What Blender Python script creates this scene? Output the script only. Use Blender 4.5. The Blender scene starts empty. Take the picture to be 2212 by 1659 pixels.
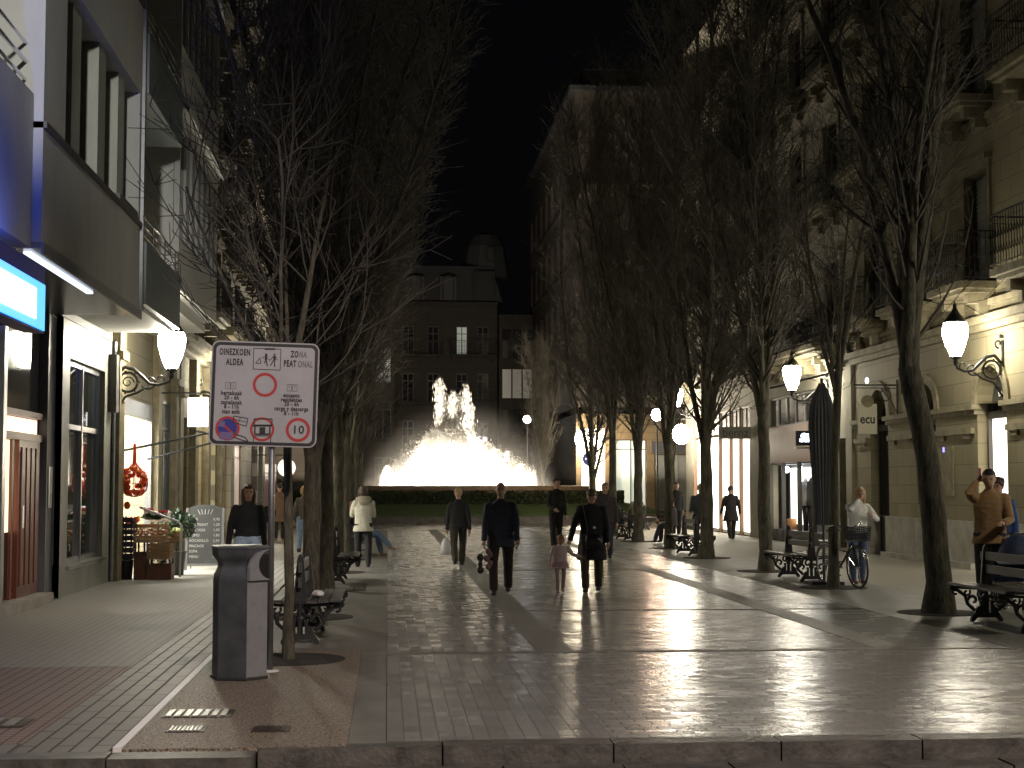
import bpy, math, random
from mathutils import Vector, Matrix, noise
random.seed(7)
R = math.radians
S = bpy.context.scene
COL = S.collection

# ------------------------------------------------------------------ camera, sky, exposure
FPX = 3300.0; EYE = 1.68
PITCH = math.atan(218.5 / FPX); YAW = math.atan(268 * math.cos(PITCH) / FPX)
cam_d = bpy.data.cameras.new('camera'); cam = bpy.data.objects.new('camera', cam_d); COL.objects.link(cam)
cam_d.sensor_width = 36; cam_d.lens = 36 * FPX / 2212; cam_d.clip_start = 0.1; cam_d.clip_end = 600
cam.location = (0, 0, EYE); cam.rotation_euler = (R(90) + PITCH, 0, -YAW)
S.camera = cam
w = bpy.data.worlds.new('World'); S.world = w; w.use_nodes = True
bg = w.node_tree.nodes['Background']
bg.inputs[0].default_value = (0.36, 0.37, 0.46, 1); bg.inputs[1].default_value = 0.0042
S.view_settings.view_transform = 'Standard'; S.view_settings.look = 'None'
S.view_settings.exposure = 0; S.view_settings.gamma = 1
try:
    S.cycles.max_bounces = 8; S.cycles.diffuse_bounces = 3; S.cycles.sample_clamp_indirect = 4
    S.cycles.use_light_tree = True; S.cycles.caustics_reflective = False; S.cycles.caustics_refractive = False
except Exception: pass

def lamp(name, loc, power, color, radius=0.15, kind='POINT', target=None, spot=60, blend=0.4):
    d = bpy.data.lights.new(name, kind); d.energy = power; d.color = color
    d.shadow_soft_size = radius
    o = bpy.data.objects.new(name, d); COL.objects.link(o); o.location = loc
    if kind == 'SPOT':
        d.spot_size = R(spot); d.spot_blend = blend
        o.rotation_euler = (Vector(target) - Vector(loc)).to_track_quat('-Z', 'Y').to_euler()
    return o
# the sodium street lamp of the crossing street behind the viewer
lamp('crossing_lamp_light', (5.0, -4.0, 11.0), 10500, (1.0, 0.83, 0.73), 0.25, 'SPOT', (0.6, 6.2, 0.0), 58, 0.3)
# whiter spot without a visible source, added to brighten the stone box on the left
lamp('box_fill_light', (-1.6, 1.0, 8.6), 9000, (1.0, 0.97, 0.90), 0.25, 'SPOT', (-4.9, 17.2, 7.0), 18, 0.6)

# ------------------------------------------------------------------ materials
def M(name, c1, c2=None, rough=0.7, metal=0.0, nscale=4.0, bump=0.0, bscale=30.0, spec=0.5, emit=None, estr=0.0,
      stretch=None, detail=6.0):
    m = bpy.data.materials.new(name); m.use_nodes = True
    nt = m.node_tree; b = nt.nodes['Principled BSDF']
    b.inputs['Roughness'].default_value = rough; b.inputs['Metallic'].default_value = metal
    b.inputs['Specular IOR Level'].default_value = spec
    b.inputs['Base Color'].default_value = (*c1, 1)
    tc = nt.nodes.new('ShaderNodeTexCoord'); src = tc.outputs['Object']
    if stretch:
        mp = nt.nodes.new('ShaderNodeMapping'); mp.inputs['Scale'].default_value = stretch
        nt.links.new(src, mp.inputs[0]); src = mp.outputs[0]
    if c2 is not None:
        n = nt.nodes.new('ShaderNodeTexNoise'); n.inputs['Scale'].default_value = nscale; n.inputs['Detail'].default_value = detail
        n.inputs['Roughness'].default_value = 0.65
        nt.links.new(src, n.inputs['Vector'])
        cr = nt.nodes.new('ShaderNodeValToRGB'); cr.color_ramp.elements[0].position = 0.32; cr.color_ramp.elements[1].position = 0.68
        cr.color_ramp.elements[0].color = (*c1, 1); cr.color_ramp.elements[1].color = (*c2, 1)
        nt.links.new(n.outputs[0], cr.inputs[0]); nt.links.new(cr.outputs[0], b.inputs['Base Color'])
    if bump:
        n2 = nt.nodes.new('ShaderNodeTexNoise'); n2.inputs['Scale'].default_value = bscale; n2.inputs['Detail'].default_value = 5
        nt.links.new(src, n2.inputs['Vector'])
        bp = nt.nodes.new('ShaderNodeBump'); bp.inputs['Strength'].default_value = bump; bp.inputs['Distance'].default_value = 0.02
        nt.links.new(n2.outputs[0], bp.inputs['Height']); nt.links.new(bp.outputs[0], b.inputs['Normal'])
    if emit:
        b.inputs['Emission Color'].default_value = (*emit, 1); b.inputs['Emission Strength'].default_value = estr
    return m

def brickmat(name, c1, c2, cm, bw, bh, mortar, rough1, rough2, bump, offset=0.5, rot=0.0, tilt=0.0, axes='XY', spec=0.5, dirt=None):
    m = bpy.data.materials.new(name); m.use_nodes = True
    nt = m.node_tree; b = nt.nodes['Principled BSDF']; L = nt.links.new; N = nt.nodes.new
    tc = N('ShaderNodeTexCoord'); mp = N('ShaderNodeMapping'); L(tc.outputs['Object'], mp.inputs[0])
    vec = mp.outputs[0]
    if axes != 'XY':
        sp = N('ShaderNodeSeparateXYZ'); cb = N('ShaderNodeCombineXYZ'); L(vec, sp.inputs[0])
        L(sp.outputs[axes[0]], cb.inputs['X']); L(sp.outputs[axes[1]], cb.inputs['Y']); vec = cb.outputs[0]
    elif rot: mp.inputs['Rotation'].default_value = (0, 0, rot)
    br = N('ShaderNodeTexBrick'); L(vec, br.inputs['Vector'])
    br.inputs['Scale'].default_value = 1; br.inputs['Brick Width'].default_value = bw; br.inputs['Row Height'].default_value = bh
    br.inputs['Mortar Size'].default_value = mortar; br.inputs['Mortar Smooth'].default_value = 0.15; br.offset = offset
    br.inputs['Color1'].default_value = (0, 0, 0, 1); br.inputs['Color2'].default_value = (1, 1, 1, 1); br.inputs['Mortar'].default_value = (0.5, 0.5, 0.5, 1)
    ns = N('ShaderNodeTexNoise'); ns.inputs['Scale'].default_value = 0.55; ns.inputs['Detail'].default_value = 7; L(vec, ns.inputs['Vector'])
    fine = N('ShaderNodeTexNoise'); fine.inputs['Scale'].default_value = 22; fine.inputs['Detail'].default_value = 4; L(vec, fine.inputs['Vector'])
    mx = N('ShaderNodeMix'); mx.data_type = 'RGBA'; mx.inputs[6].default_value = (*c1, 1); mx.inputs[7].default_value = (*c2, 1)
    ad = N('ShaderNodeMath'); ad.operation = 'MULTIPLY_ADD'; L(br.outputs['Color'], ad.inputs[0]); ad.inputs[1].default_value = 0.45
    ad2 = N('ShaderNodeMath'); ad2.operation = 'MULTIPLY'; L(ns.outputs[0], ad2.inputs[0]); ad2.inputs[1].default_value = 0.75
    L(ad2.outputs[0], ad.inputs[2]); L(ad.outputs[0], mx.inputs[0])
    mm = N('ShaderNodeMix'); mm.data_type = 'RGBA'; L(br.outputs['Fac'], mm.inputs[0]); L(mx.outputs[2], mm.inputs[6]); mm.inputs[7].default_value = (*cm, 1)
    L(mm.outputs[2], b.inputs['Base Color'])
    rr = N('ShaderNodeMapRange'); L(ad.outputs[0], rr.inputs[0]); rr.inputs[3].default_value = rough1; rr.inputs[4].default_value = rough2
    ra = N('ShaderNodeMath'); ra.operation = 'MULTIPLY_ADD'; L(br.outputs['Fac'], ra.inputs[0]); ra.inputs[1].default_value = 0.35; L(rr.outputs[0], ra.inputs[2])
    L(ra.outputs[0], b.inputs['Roughness']); b.inputs['Specular IOR Level'].default_value = spec
    # height: joints + per-stone tilt + grain
    h = N('ShaderNodeMath'); h.operation = 'MULTIPLY_ADD'; L(br.outputs['Fac'], h.inputs[0]); h.inputs[1].default_value = -1.0
    h2 = N('ShaderNodeMath'); h2.operation = 'MULTIPLY'; L(fine.outputs[0], h2.inputs[0]); h2.inputs[1].default_value = 0.25
    L(h2.outputs[0], h.inputs[2])
    bp = N('ShaderNodeBump'); bp.inputs['Strength'].default_value = bump; bp.inputs['Distance'].default_value = 0.006; L(h.outputs[0], bp.inputs['Height'])
    if tilt:
        wn = N('ShaderNodeTexWhiteNoise'); wn.noise_dimensions = '3D'
        L(br.outputs['Color'], wn.inputs['Vector'])
        vs = N('ShaderNodeVectorMath'); vs.operation = 'SUBTRACT'; L(wn.outputs['Color'], vs.inputs[0]); vs.inputs[1].default_value = (0.5, 0.5, 0.5)
        vm = N('ShaderNodeVectorMath'); vm.operation = 'MULTIPLY'; L(vs.outputs[0], vm.inputs[0]); vm.inputs[1].default_value = (tilt, tilt, 0)
        va = N('ShaderNodeVectorMath'); va.operation = 'ADD'; L(bp.outputs[0], va.inputs[0]); L(vm.outputs[0], va.inputs[1])
        vn = N('ShaderNodeVectorMath'); vn.operation = 'NORMALIZE'; L(va.outputs[0], vn.inputs[0]); L(vn.outputs[0], b.inputs['Normal'])
    else: L(bp.outputs[0], b.inputs['Normal'])
    return m

def glass(name, tint=(0.02, 0.022, 0.024), rough=0.04):
    return M(name, tint, rough=rough, spec=0.9)

MAT = dict(
    iron=M('cast_iron', (0.012, 0.013, 0.014), (0.022, 0.024, 0.025), rough=0.38, nscale=9, bump=0.15, spec=0.6),
    wrought=M('wrought_iron', (0.02, 0.021, 0.022), rough=0.5),
    steel=M('brushed_steel', (0.42, 0.43, 0.44), (0.55, 0.55, 0.56), rough=0.28, metal=1.0, nscale=30, stretch=(1, 1, 0.05)),
    chrome=M('chrome', (0.6, 0.6, 0.62), rough=0.15, metal=1.0),
    lampglass=M('lit_lamp_glass', (0.9, 0.9, 0.85), emit=(1.0, 0.92, 0.74), estr=125),
    lampwarm=M('lit_warm_lamp_glass', (0.9, 0.85, 0.8), emit=(1.0, 0.72, 0.50), estr=260),
    lampfar=M('lit_far_lamp_glass', (0.9, 0.9, 0.9), emit=(0.92, 0.95, 1.0), estr=30),
    sand=brickmat('yellow_sandstone', (0.16, 0.138, 0.082), (0.27, 0.237, 0.145), (0.10, 0.088, 0.055), 0.9, 0.42, 0.006, 0.75, 0.9, 0.6, axes='YZ'),
    sandtrim=M('carved_sandstone', (0.14, 0.122, 0.075), (0.28, 0.245, 0.155), rough=0.85, nscale=3, bump=0.5, bscale=25),
    cream=M('cream_render', (0.25, 0.23, 0.17), (0.36, 0.335, 0.255), rough=0.85, nscale=2, bump=0.3, bscale=18),
    paleStone=M('pale_granite_plinth', (0.27, 0.26, 0.22), (0.42, 0.40, 0.345), rough=0.7, nscale=3, bump=0.2),
    greystone=brickmat('grey_ashlar', (0.17, 0.165, 0.15), (0.25, 0.24, 0.21), (0.09, 0.085, 0.08), 1.1, 0.5, 0.008, 0.8, 0.95, 0.6, axes='YZ'),
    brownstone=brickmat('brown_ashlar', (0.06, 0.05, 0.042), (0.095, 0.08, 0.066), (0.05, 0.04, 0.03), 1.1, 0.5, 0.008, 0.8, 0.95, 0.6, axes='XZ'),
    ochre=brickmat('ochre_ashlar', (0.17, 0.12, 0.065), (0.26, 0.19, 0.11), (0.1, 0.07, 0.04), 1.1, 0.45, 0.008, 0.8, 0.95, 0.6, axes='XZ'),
    cladding=M('grey_stone_cladding', (0.28, 0.28, 0.26), (0.37, 0.37, 0.345), rough=0.62, nscale=1.3, bump=0.08, bscale=60, stretch=(1, 1, 0.35)),
    pier=M('stained_pale_stone', (0.19, 0.195, 0.165), (0.28, 0.285, 0.24), rough=0.45, nscale=2.2, bump=0.08, bscale=50, stretch=(1, 1, 0.3)),
    darkstone=M('polished_dark_granite', (0.07, 0.072, 0.076), (0.10, 0.10, 0.106), rough=0.07, nscale=90, spec=0.9),
    greypanel=M('matt_grey_column', (0.085, 0.087, 0.095), (0.11, 0.112, 0.12), rough=0.5, nscale=30, bump=0.1),
    soffit=M('sheet_metal_soffit', (0.24, 0.24, 0.25), rough=0.26, metal=0.6),
    whitemetal=M('white_painted_metal', (0.62, 0.63, 0.63), (0.7, 0.7, 0.7), rough=0.45, nscale=6),
    teal=M('grey_green_panel', (0.12, 0.145, 0.145), (0.16, 0.185, 0.185), rough=0.4, nscale=2),
    glass=glass('dark_window_glass'), mirror=M('dark_mirror_glass', (0.03, 0.035, 0.034), rough=0.03, spec=1.0, metal=0.0),
    wood_red=M('red_brown_varnished_wood', (0.10, 0.028, 0.018), (0.20, 0.06, 0.035), rough=0.3, nscale=5, stretch=(6, 6, 0.5), bump=0.1),
    wood_brown=M('brown_shopfront_wood', (0.15, 0.08, 0.045), (0.24, 0.13, 0.07), rough=0.55, nscale=5, stretch=(3, 3, 0.3)),
    wood_bench=M('weathered_bench_slats', (0.035, 0.032, 0.028), (0.075, 0.07, 0.06), rough=0.5, nscale=5, stretch=(8, 0.6, 8), bump=0.3, bscale=30),
    crate=M('raw_crate_wood', (0.36, 0.23, 0.12), (0.5, 0.34, 0.19), rough=0.8, nscale=6, stretch=(1, 1, 5)),
    crate_dark=M('dark_crate_wood', (0.07, 0.028, 0.015), (0.14, 0.055, 0.03), rough=0.6, nscale=6, stretch=(5, 5, 1)),
    blackp=M('black_plastic', (0.015, 0.015, 0.017), rough=0.4),
    purple=M('purple_crate_plastic', (0.03, 0.025, 0.05), rough=0.5),
    bark=M('tree_bark', (0.030, 0.025, 0.018), (0.125, 0.115, 0.08), rough=0.95, nscale=16, stretch=(1, 1, 0.28), bump=1.0, bscale=40),
    twig=M('twig_bark', (0.062, 0.054, 0.042), (0.092, 0.082, 0.066), rough=0.9, nscale=2),
    soil=M('tree_pit_soil', (0.018, 0.014, 0.01), (0.035, 0.028, 0.02), rough=0.95, nscale=20, bump=0.6, bscale=60),
    shutter=M('louvred_shutter_paint', (0.32, 0.33, 0.30), (0.4, 0.4, 0.37), rough=0.6, nscale=4),
    frame=M('dark_window_frame', (0.06, 0.055, 0.05), rough=0.5),
    frame_w=M('white_window_frame', (0.5, 0.5, 0.47), rough=0.5),
    slate=M('slate_roof', (0.03, 0.032, 0.036), (0.06, 0.062, 0.068), rough=0.6, nscale=8, bump=0.4),
    bin=M('grey_bin_paint', (0.036, 0.038, 0.044), (0.075, 0.08, 0.09), rough=0.42, nscale=5, bump=0.06, bscale=200),
    bin_light=M('lit_grey_bin_panel', (0.20, 0.205, 0.22), (0.25, 0.255, 0.27), rough=0.45, nscale=9, bump=0.06, bscale=200),
    zinc=M('galvanised_post', (0.16, 0.165, 0.17), (0.22, 0.225, 0.23), rough=0.42, metal=0.7, nscale=15),
    signwhite=M('sign_white', (0.35, 0.345, 0.36), (0.41, 0.405, 0.42), rough=0.5, nscale=3),
    signblack=M('sign_black', (0.02, 0.02, 0.022), rough=0.5), signfade=M('faded_sign_black', (0.17, 0.165, 0.17), rough=0.5),
    signred=M('sign_red', (0.42, 0.03, 0.035), rough=0.5), signblue=M('sign_blue', (0.03, 0.035, 0.24), rough=0.45),
    signpurple=M('faded_sign_purple', (0.16, 0.12, 0.26), rough=0.5),
    white=M('white_paint', (0.78, 0.78, 0.76), rough=0.5), black=M('black_paint', (0.01, 0.01, 0.01), rough=0.45),
    grass=M('lawn', (0.03, 0.06, 0.015), (0.06, 0.10, 0.025), rough=0.9, nscale=12, bump=0.8, bscale=60),
    hedge=M('hedge_leaf', (0.018, 0.028, 0.012), (0.045, 0.06, 0.02), rough=0.8, nscale=3),
    kerbstone=M('granite_kerb', (0.04, 0.037, 0.033), (0.13, 0.122, 0.11), rough=0.45, nscale=5, bump=0.4, bscale=30),
    basin=M('brown_basin_stone', (0.17, 0.12, 0.075), (0.27, 0.20, 0.13), rough=0.6, nscale=2.5, bump=0.3),
    concrete=M('concrete_band', (0.15, 0.145, 0.125), (0.22, 0.21, 0.185), rough=0.5, nscale=1.6, bump=0.25, bscale=90),
    metalgrate=M('worn_steel_cover', (0.30, 0.29, 0.27), (0.5, 0.48, 0.45), rough=0.35, metal=0.8, nscale=12, bump=0.3),
    rustgrate=M('dark_iron_grate', (0.05, 0.04, 0.035), (0.1, 0.08, 0.06), rough=0.5, metal=0.5, nscale=12),
    skin=M('skin', (0.46, 0.27, 0.19), (0.52, 0.32, 0.23), rough=0.55, nscale=12),
    lip=M('lip_skin', (0.32, 0.12, 0.09), rough=0.5), eye=M('eye_dark', (0.02, 0.015, 0.012), rough=0.2),
    leaf=M('pot_plant_leaf', (0.015, 0.04, 0.02), (0.04, 0.08, 0.04), rough=0.5, nscale=9),
    slateboard=M('chalk_board', (0.018, 0.02, 0.02), (0.035, 0.038, 0.038), rough=0.7, nscale=3),
    chalk=M('chalk', (0.3, 0.3, 0.29), rough=0.9),
)
def EM(name, col, s): return M(name, (0.8, 0.8, 0.8), emit=col, estr=s)

# ------------------------------------------------------------------ mesh builder
class MB:
    def __init__(s): s.v = []; s.f = []; s.mi = []; s.cur = 0
    def add(s, vs, fs):
        b = len(s.v); s.v += [tuple(v) for v in vs]
        for f in fs: s.f.append([b + i for i in f]); s.mi.append(s.cur)
        return s
    def box(s, x0, y0, z0, x1, y1, z1, mtx=None):
        if x0 > x1: x0, x1 = x1, x0
        if y0 > y1: y0, y1 = y1, y0
        if z0 > z1: z0, z1 = z1, z0
        vs = [Vector(p) for p in ((x0,y0,z0),(x1,y0,z0),(x1,y1,z0),(x0,y1,z0),(x0,y0,z1),(x1,y0,z1),(x1,y1,z1),(x0,y1,z1))]
        if mtx: vs = [mtx @ v for v in vs]
        return s.add(vs, [(0,3,2,1),(4,5,6,7),(0,1,5,4),(1,2,6,5),(2,3,7,6),(3,0,4,7)])
    def tube(s, pts, rad, n=8, cap=True, flat=1.0, up=None):
        pts = [Vector(p) for p in pts]
        if not isinstance(rad, (list, tuple)): rad = [rad] * len(pts)
        vs = []; ref = Vector(up) if up else Vector((0.31, 0.17, 0.93))
        for i, p in enumerate(pts):
            t = (pts[min(i+1, len(pts)-1)] - pts[max(i-1, 0)])
            t = t.normalized() if t.length > 1e-9 else Vector((0, 0, 1))
            a = t.cross(ref)
            if a.length < 0.05: a = t.cross(Vector((1, 0, 0.02)))
            a.normalize(); b = t.cross(a)
            r = rad[i]; ra, rb = r if isinstance(r, tuple) else (r, r * flat)
            for k in range(n):
                q = 2 * math.pi * k / n
                vs.append(p + a * (math.cos(q) * ra) + b * (math.sin(q) * rb))
        fs = []
        for i in range(len(pts) - 1):
            for k in range(n):
                k2 = (k + 1) % n
                fs.append((i*n+k, i*n+k2, (i+1)*n+k2, (i+1)*n+k))
        if cap: fs.append(tuple(range(n))[::-1]); fs.append(tuple((len(pts)-1)*n + k for k in range(n)))
        return s.add(vs, fs)
    def lathe(s, prof, c=(0,0,0), n=16, a0=0.0, a1=2*math.pi, sx=1, sy=1, phase=0.0):
        full = abs(a1 - a0 - 2*math.pi) < 1e-6; m = n if full else n + 1
        vs = []; fs = []
        for r, z in prof:
            for k in range(m):
                q = a0 + (a1 - a0) * k / n + phase
                vs.append((c[0] + r*math.cos(q)*sx, c[1] + r*math.sin(q)*sy, c[2] + z))
        for i in range(len(prof) - 1):
            for k in range(n):
                k2 = (k + 1) % m
                fs.append((i*m+k, i*m+k2, (i+1)*m+k2, (i+1)*m+k))
        if full:
            if prof[0][0] > 1e-4: fs.append(tuple(range(m))[::-1])
            if prof[-1][0] > 1e-4: fs.append(tuple((len(prof)-1)*m + k for k in range(m)))
        return s.add(vs, fs)
    def ell(s, c, r, n=12, m=8, mtx=None):
        vs = []; fs = []
        for i in range(m + 1):
            th = math.pi * i / m
            for k in range(n):
                q = 2*math.pi*k/n
                v = Vector((r[0]*math.sin(th)*math.cos(q), r[1]*math.sin(th)*math.sin(q), r[2]*math.cos(th)))
                if mtx: v = mtx @ v
                vs.append(Vector(c) + v)
        for i in range(m):
            for k in range(n):
                k2 = (k+1) % n
                fs.append((i*n+k, (i+1)*n+k, (i+1)*n+k2, i*n+k2))
        return s.add(vs, fs)
    def loft(s, secs, n=16):      # secs: (cx, cy, cz, rx, ry)
        vs = []; fs = []
        for cx, cy, cz, rx, ry in secs:
            for k in range(n):
                q = 2*math.pi*k/n; c_, s_ = math.cos(q), math.sin(q)
                e = 0.85
                vs.append((cx + rx*math.copysign(abs(c_)**e, c_), cy + ry*math.copysign(abs(s_)**e, s_), cz))
        for i in range(len(secs)-1):
            for k in range(n):
                k2 = (k+1) % n; fs.append((i*n+k, i*n+k2, (i+1)*n+k2, (i+1)*n+k))
        fs.append(tuple(range(n))[::-1]); fs.append(tuple((len(secs)-1)*n+k for k in range(n)))
        return s.add(vs, fs)
    def poly(s, pts2, t, fn):     # extruded outline; fn(u, v, d)
        n = len(pts2)
        vs = [fn(u, v, 0) for u, v in pts2] + [fn(u, v, t) for u, v in pts2]
        fs = [tuple(range(n)), tuple(range(2*n-1, n-1, -1))] + [(i, i+n, (i+1) % n + n, (i+1) % n) for i in range(n)]
        return s.add(vs, fs)
    def build(s, name, mats, parent=None, smooth=False, raw=False):
        me = bpy.data.meshes.new(name)
        o = bpy.data.objects.new(name, me)
        off = Vector((0, 0, 0)); p = parent
        while p is not None: off += Vector(p.location); p = p.parent
        if raw: off = Vector((0, 0, 0))
        me.from_pydata([(v[0]-off.x, v[1]-off.y, v[2]-off.z) for v in s.v], [], s.f)
        if not isinstance(mats, (list, tuple)): mats = [mats]
        for m in mats: me.materials.append(MAT[m] if isinstance(m, str) else m)
        if len(mats) > 1: me.polygons.foreach_set('material_index', s.mi)
        if smooth: me.polygons.foreach_set('use_smooth', [True] * len(me.polygons))
        me.update(); COL.objects.link(o)
        if parent is not None: o.parent = parent
        return o
def smooth_by_angle(o, deg=40):
    try:
        o.data.polygons.foreach_set('use_smooth', [True] * len(o.data.polygons))
        import bmesh
        bm = bmesh.new(); bm.from_mesh(o.data)
        for e in bm.edges:
            if len(e.link_faces) == 2 and e.calc_face_angle(0) > R(deg): e.smooth = False
        bm.to_mesh(o.data); bm.free()
    except Exception as ex: print(ex)
    return o

def tag(o, label, cat, group=None):
    o['label'] = label; o['category'] = cat
    if group: o['group'] = group
    return o
def thing(name, label, cat, loc=(0,0,0), group=None):
    o = bpy.data.objects.new(name, None); COL.objects.link(o); o.location = loc; o.empty_display_size = 0.2
    return tag(o, label, cat, group)
def struct(name, mb, m): o = mb.build(name, m); o['kind'] = 'structure'; return o
WORK = bpy.data.scenes.new('work')
def evaluate(o):
    """the final mesh of one object, worked out in a scratch scene of its own"""
    WORK.collection.objects.link(o); vl = WORK.view_layers[0]; vl.update(); dg = vl.depsgraph; dg.update()
    me = bpy.data.meshes.new_from_object(o.evaluated_get(dg)); WORK.collection.objects.unlink(o)
    return me
DEAD = []
def copy_tree(o, parent=None):
    c = o.copy(); COL.objects.link(c); c.parent = parent
    for ch in list(o.children): copy_tree(ch, c)
    return c
def text(body, size, loc, rot, m, parent, name='lettering', align='CENTER', ext=0.003, xs=1.0, bold=0.0, shear=0.0, space=1.0):
    c = bpy.data.curves.new(name, 'FONT'); c.body = body; c.size = size; c.align_x = align; c.align_y = 'CENTER'
    c.extrude = ext; c.offset = bold; c.shear = shear; c.space_character = space; c.resolution_u = 3
    tmp = bpy.data.objects.new('tmp', c)
    me = evaluate(tmp); DEAD.append(tmp); me.name = name
    me.materials.clear(); me.materials.append(MAT[m] if isinstance(m, str) else m)
    o = bpy.data.objects.new(name, me); COL.objects.link(o)
    off = Vector((0,0,0)); p = parent
    while p is not None: off += Vector(p.location); p = p.parent
    o.location = Vector(loc) - off; o.rotation_euler = rot; o.scale = (xs, 1, 1); o.parent = parent
    return o

# ------------------------------------------------------------------ ground
def sheet(name, x0, y0, x1, y1, z, m, t=0.05):
    return struct(name, MB().box(x0, y0, z - t, x1, y1, z), m)
MAT['paver'] = brickmat('polished_pavers', (0.21, 0.21, 0.198), (0.32, 0.32, 0.30), (0.06, 0.057, 0.05), 0.22, 0.11, 0.005, 0.17, 0.31, 0.8, tilt=0.05, spec=0.12)
MAT['paver_grid'] = brickmat('polished_paver_grid', (0.20, 0.198, 0.185), (0.305, 0.30, 0.28), (0.10, 0.097, 0.088), 0.115, 0.23, 0.005, 0.15, 0.28, 0.6, offset=0.0, tilt=0.045, spec=0.32)
MAT['walk'] = brickmat('sidewalk_tiles', (0.21, 0.205, 0.18), (0.31, 0.30, 0.26), (0.20, 0.195, 0.17), 0.10, 0.10, 0.005, 0.5, 0.65, 0.2, offset=0.0)
MAT['walkborder'] = brickmat('sidewalk_border_tiles', (0.12, 0.115, 0.10), (0.19, 0.18, 0.16), (0.06, 0.057, 0.052), 0.6, 0.125, 0.009, 0.45, 0.6, 0.8, rot=R(90))
MAT['walkwarm'] = brickmat('warm_tinted_crossing_tiles', (0.17, 0.12, 0.10), (0.26, 0.19, 0.155), (0.085, 0.06, 0.05), 0.10, 0.10, 0.006, 0.5, 0.65, 0.5, offset=0.0)  # grey tiles with the warm lamp's reddish tint mixed into their colour
MAT['walkr'] = brickmat('right_sidewalk_tiles', (0.20, 0.185, 0.14), (0.30, 0.275, 0.215), (0.11, 0.10, 0.08), 0.30, 0.30, 0.005, 0.45, 0.6, 0.4, offset=0.0)
MAT['aggregate'] = M('washed_aggregate', (0.045, 0.035, 0.026), (0.42, 0.34, 0.26), rough=0.5, nscale=55, bump=1.0, bscale=55, detail=1)
MAT['asphalt'] = M('wet_asphalt', (0.035, 0.033, 0.03), (0.07, 0.065, 0.06), rough=0.4, nscale=14, bump=0.8, bscale=120)
MAT['plazapave'] = brickmat('plaza_pavers', (0.12, 0.115, 0.10), (0.20, 0.19, 0.17), (0.05, 0.048, 0.04), 0.4, 0.2, 0.006, 0.2, 0.32, 0.5, tilt=0.03, spec=0.5)
struct('ground', MB().box(-220, -120, -0.30, 220, 400, -0.17), 'asphalt')
Y0 = 10.22
sheet('promenade_grid_paving', 0.0, Y0, 1.5, 58, 0.0, 'paver_grid', 0.165)
sheet('promenade_paving', 1.5, Y0, 6.45, 58, -0.0005, 'paver', 0.16)
sheet('promenade_band', 1.52, 15.56, 1.88, 58, 0.004, 'concrete', 0.003)
sheet('promenade_band', 5.02, 15.56, 5.36, 58, 0.004, 'concrete', 0.003)
sheet('promenade_cross_joint', -0.25, 15.42, 6.45, 15.56, 0.0045, 'concrete', 0.003)
for yj in (20.5, 30.2): sheet('promenade_cross_joint', 0.0, yj, 6.45, yj + 0.1, 0.0045, 'concrete', 0.003)
sheet('tree_strip_paving', -1.71, 15.8, -0.25, 58, 0.001, 'concrete', 0.16)
sheet('aggregate_paving', -1.68, Y0 - 0.2, -0.252, 15.8, 0.003, 'aggregate', 0.16)
sheet('promenade_edge_band', -0.25, Y0 - 0.1, -0.004, 58, 0.002, 'concrete', 0.16)
sheet('white_edge_strip', -1.745, Y0 - 0.15, -1.685, 15.7, 0.006, 'white', 0.1)
sheet('sidewalk_border', -2.35, 9.95, -1.75, 58, 0.0, 'walkborder', 0.16)
sheet('left_sidewalk', -5.3, 14.6, -2.36, 58, 0.0, 'walk', 0.16)
sheet('left_crossing_sidewalk', -30, 10.3, -2.36, 14.59, 0.0, 'walkwarm', 0.16)
sheet('crossing_tactile_edge', -30, 9.95, -2.36, 10.29, 0.001, 'walkborder', 0.16)
sheet('right_tree_strip', 6.46, 10.4, 8.2, 58, 0.001, 'concrete', 0.16)
sheet('right_sidewalk', 8.21, 10.4, 30, 58, 0.0, 'walkr', 0.16)
sheet('plaza_paving', -40, 58.01, 60, 200, 0.0, 'plazapave', 0.16)
# granite kerb in separate stones, and a lower gutter course
mb = MB(); x = -14.0
rk = random.Random(3)
while x < 22:
    l = rk.uniform(0.75, 1.25)
    dy = 0.0 if x > -1.4 else -0.25
    yb = Y0 - 0.02 + dy
    mb.box(x, yb - 0.24, -0.16, x + l - 0.012, yb, 0.001 + rk.uniform(-.006, .006)); x += l
struct('kerb', mb, 'kerbstone')
mb = MB(); x = -14.0
while x < 22:
    l = rk.uniform(0.6, 1.0); dy = 0.0 if x > -1.4 else -0.25
    mb.box(x, 9.66 + dy, -0.17, x + l - 0.015, 9.94 + dy, -0.115 + rk.uniform(-.006, .006)); x += l
struct('gutter_stones', mb, 'kerbstone')

def disc(mb, cx, cy, r, z0, z1, n=28, sx=1.0): mb.lathe([(r, z0), (r, z1)], (cx, cy, 0), n, sx=sx); return mb
def manhole(name, label, x0, y0, x1, y1, m, n, ring=False):
    t = thing(name, label, 'drain cover', ((x0+x1)/2, (y0+y1)/2, 0), 'covers set in the paving')
    MB().box(x0, y0, 0.0035, x1, y1, 0.008).build('frame', 'rustgrate', t)
    b = MB()
    for i in range(n):
        a = x0 + 0.02 + (x1-x0-0.04) * i / n; b.box(a, y0+0.02, 0.0085, a + (x1-x0-0.04)/n*0.62, y1-0.02, 0.016)
    b.build('bars', m, t)
manhole('utility_cover', 'bright worn steel cover plate beside the white edge strip', -1.62, 11.32, -1.12, 11.68, 'metalgrate', 7)
manhole('drain_grate', 'small bright slotted grate nearest the kerb on the brown aggregate', -1.50, 10.66, -1.24, 10.90, 'metalgrate', 8)
manhole('iron_grate', 'small dark grate right of the bright slotted one', -0.92, 10.62, -0.66, 10.86, 'rustgrate', 6)
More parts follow.
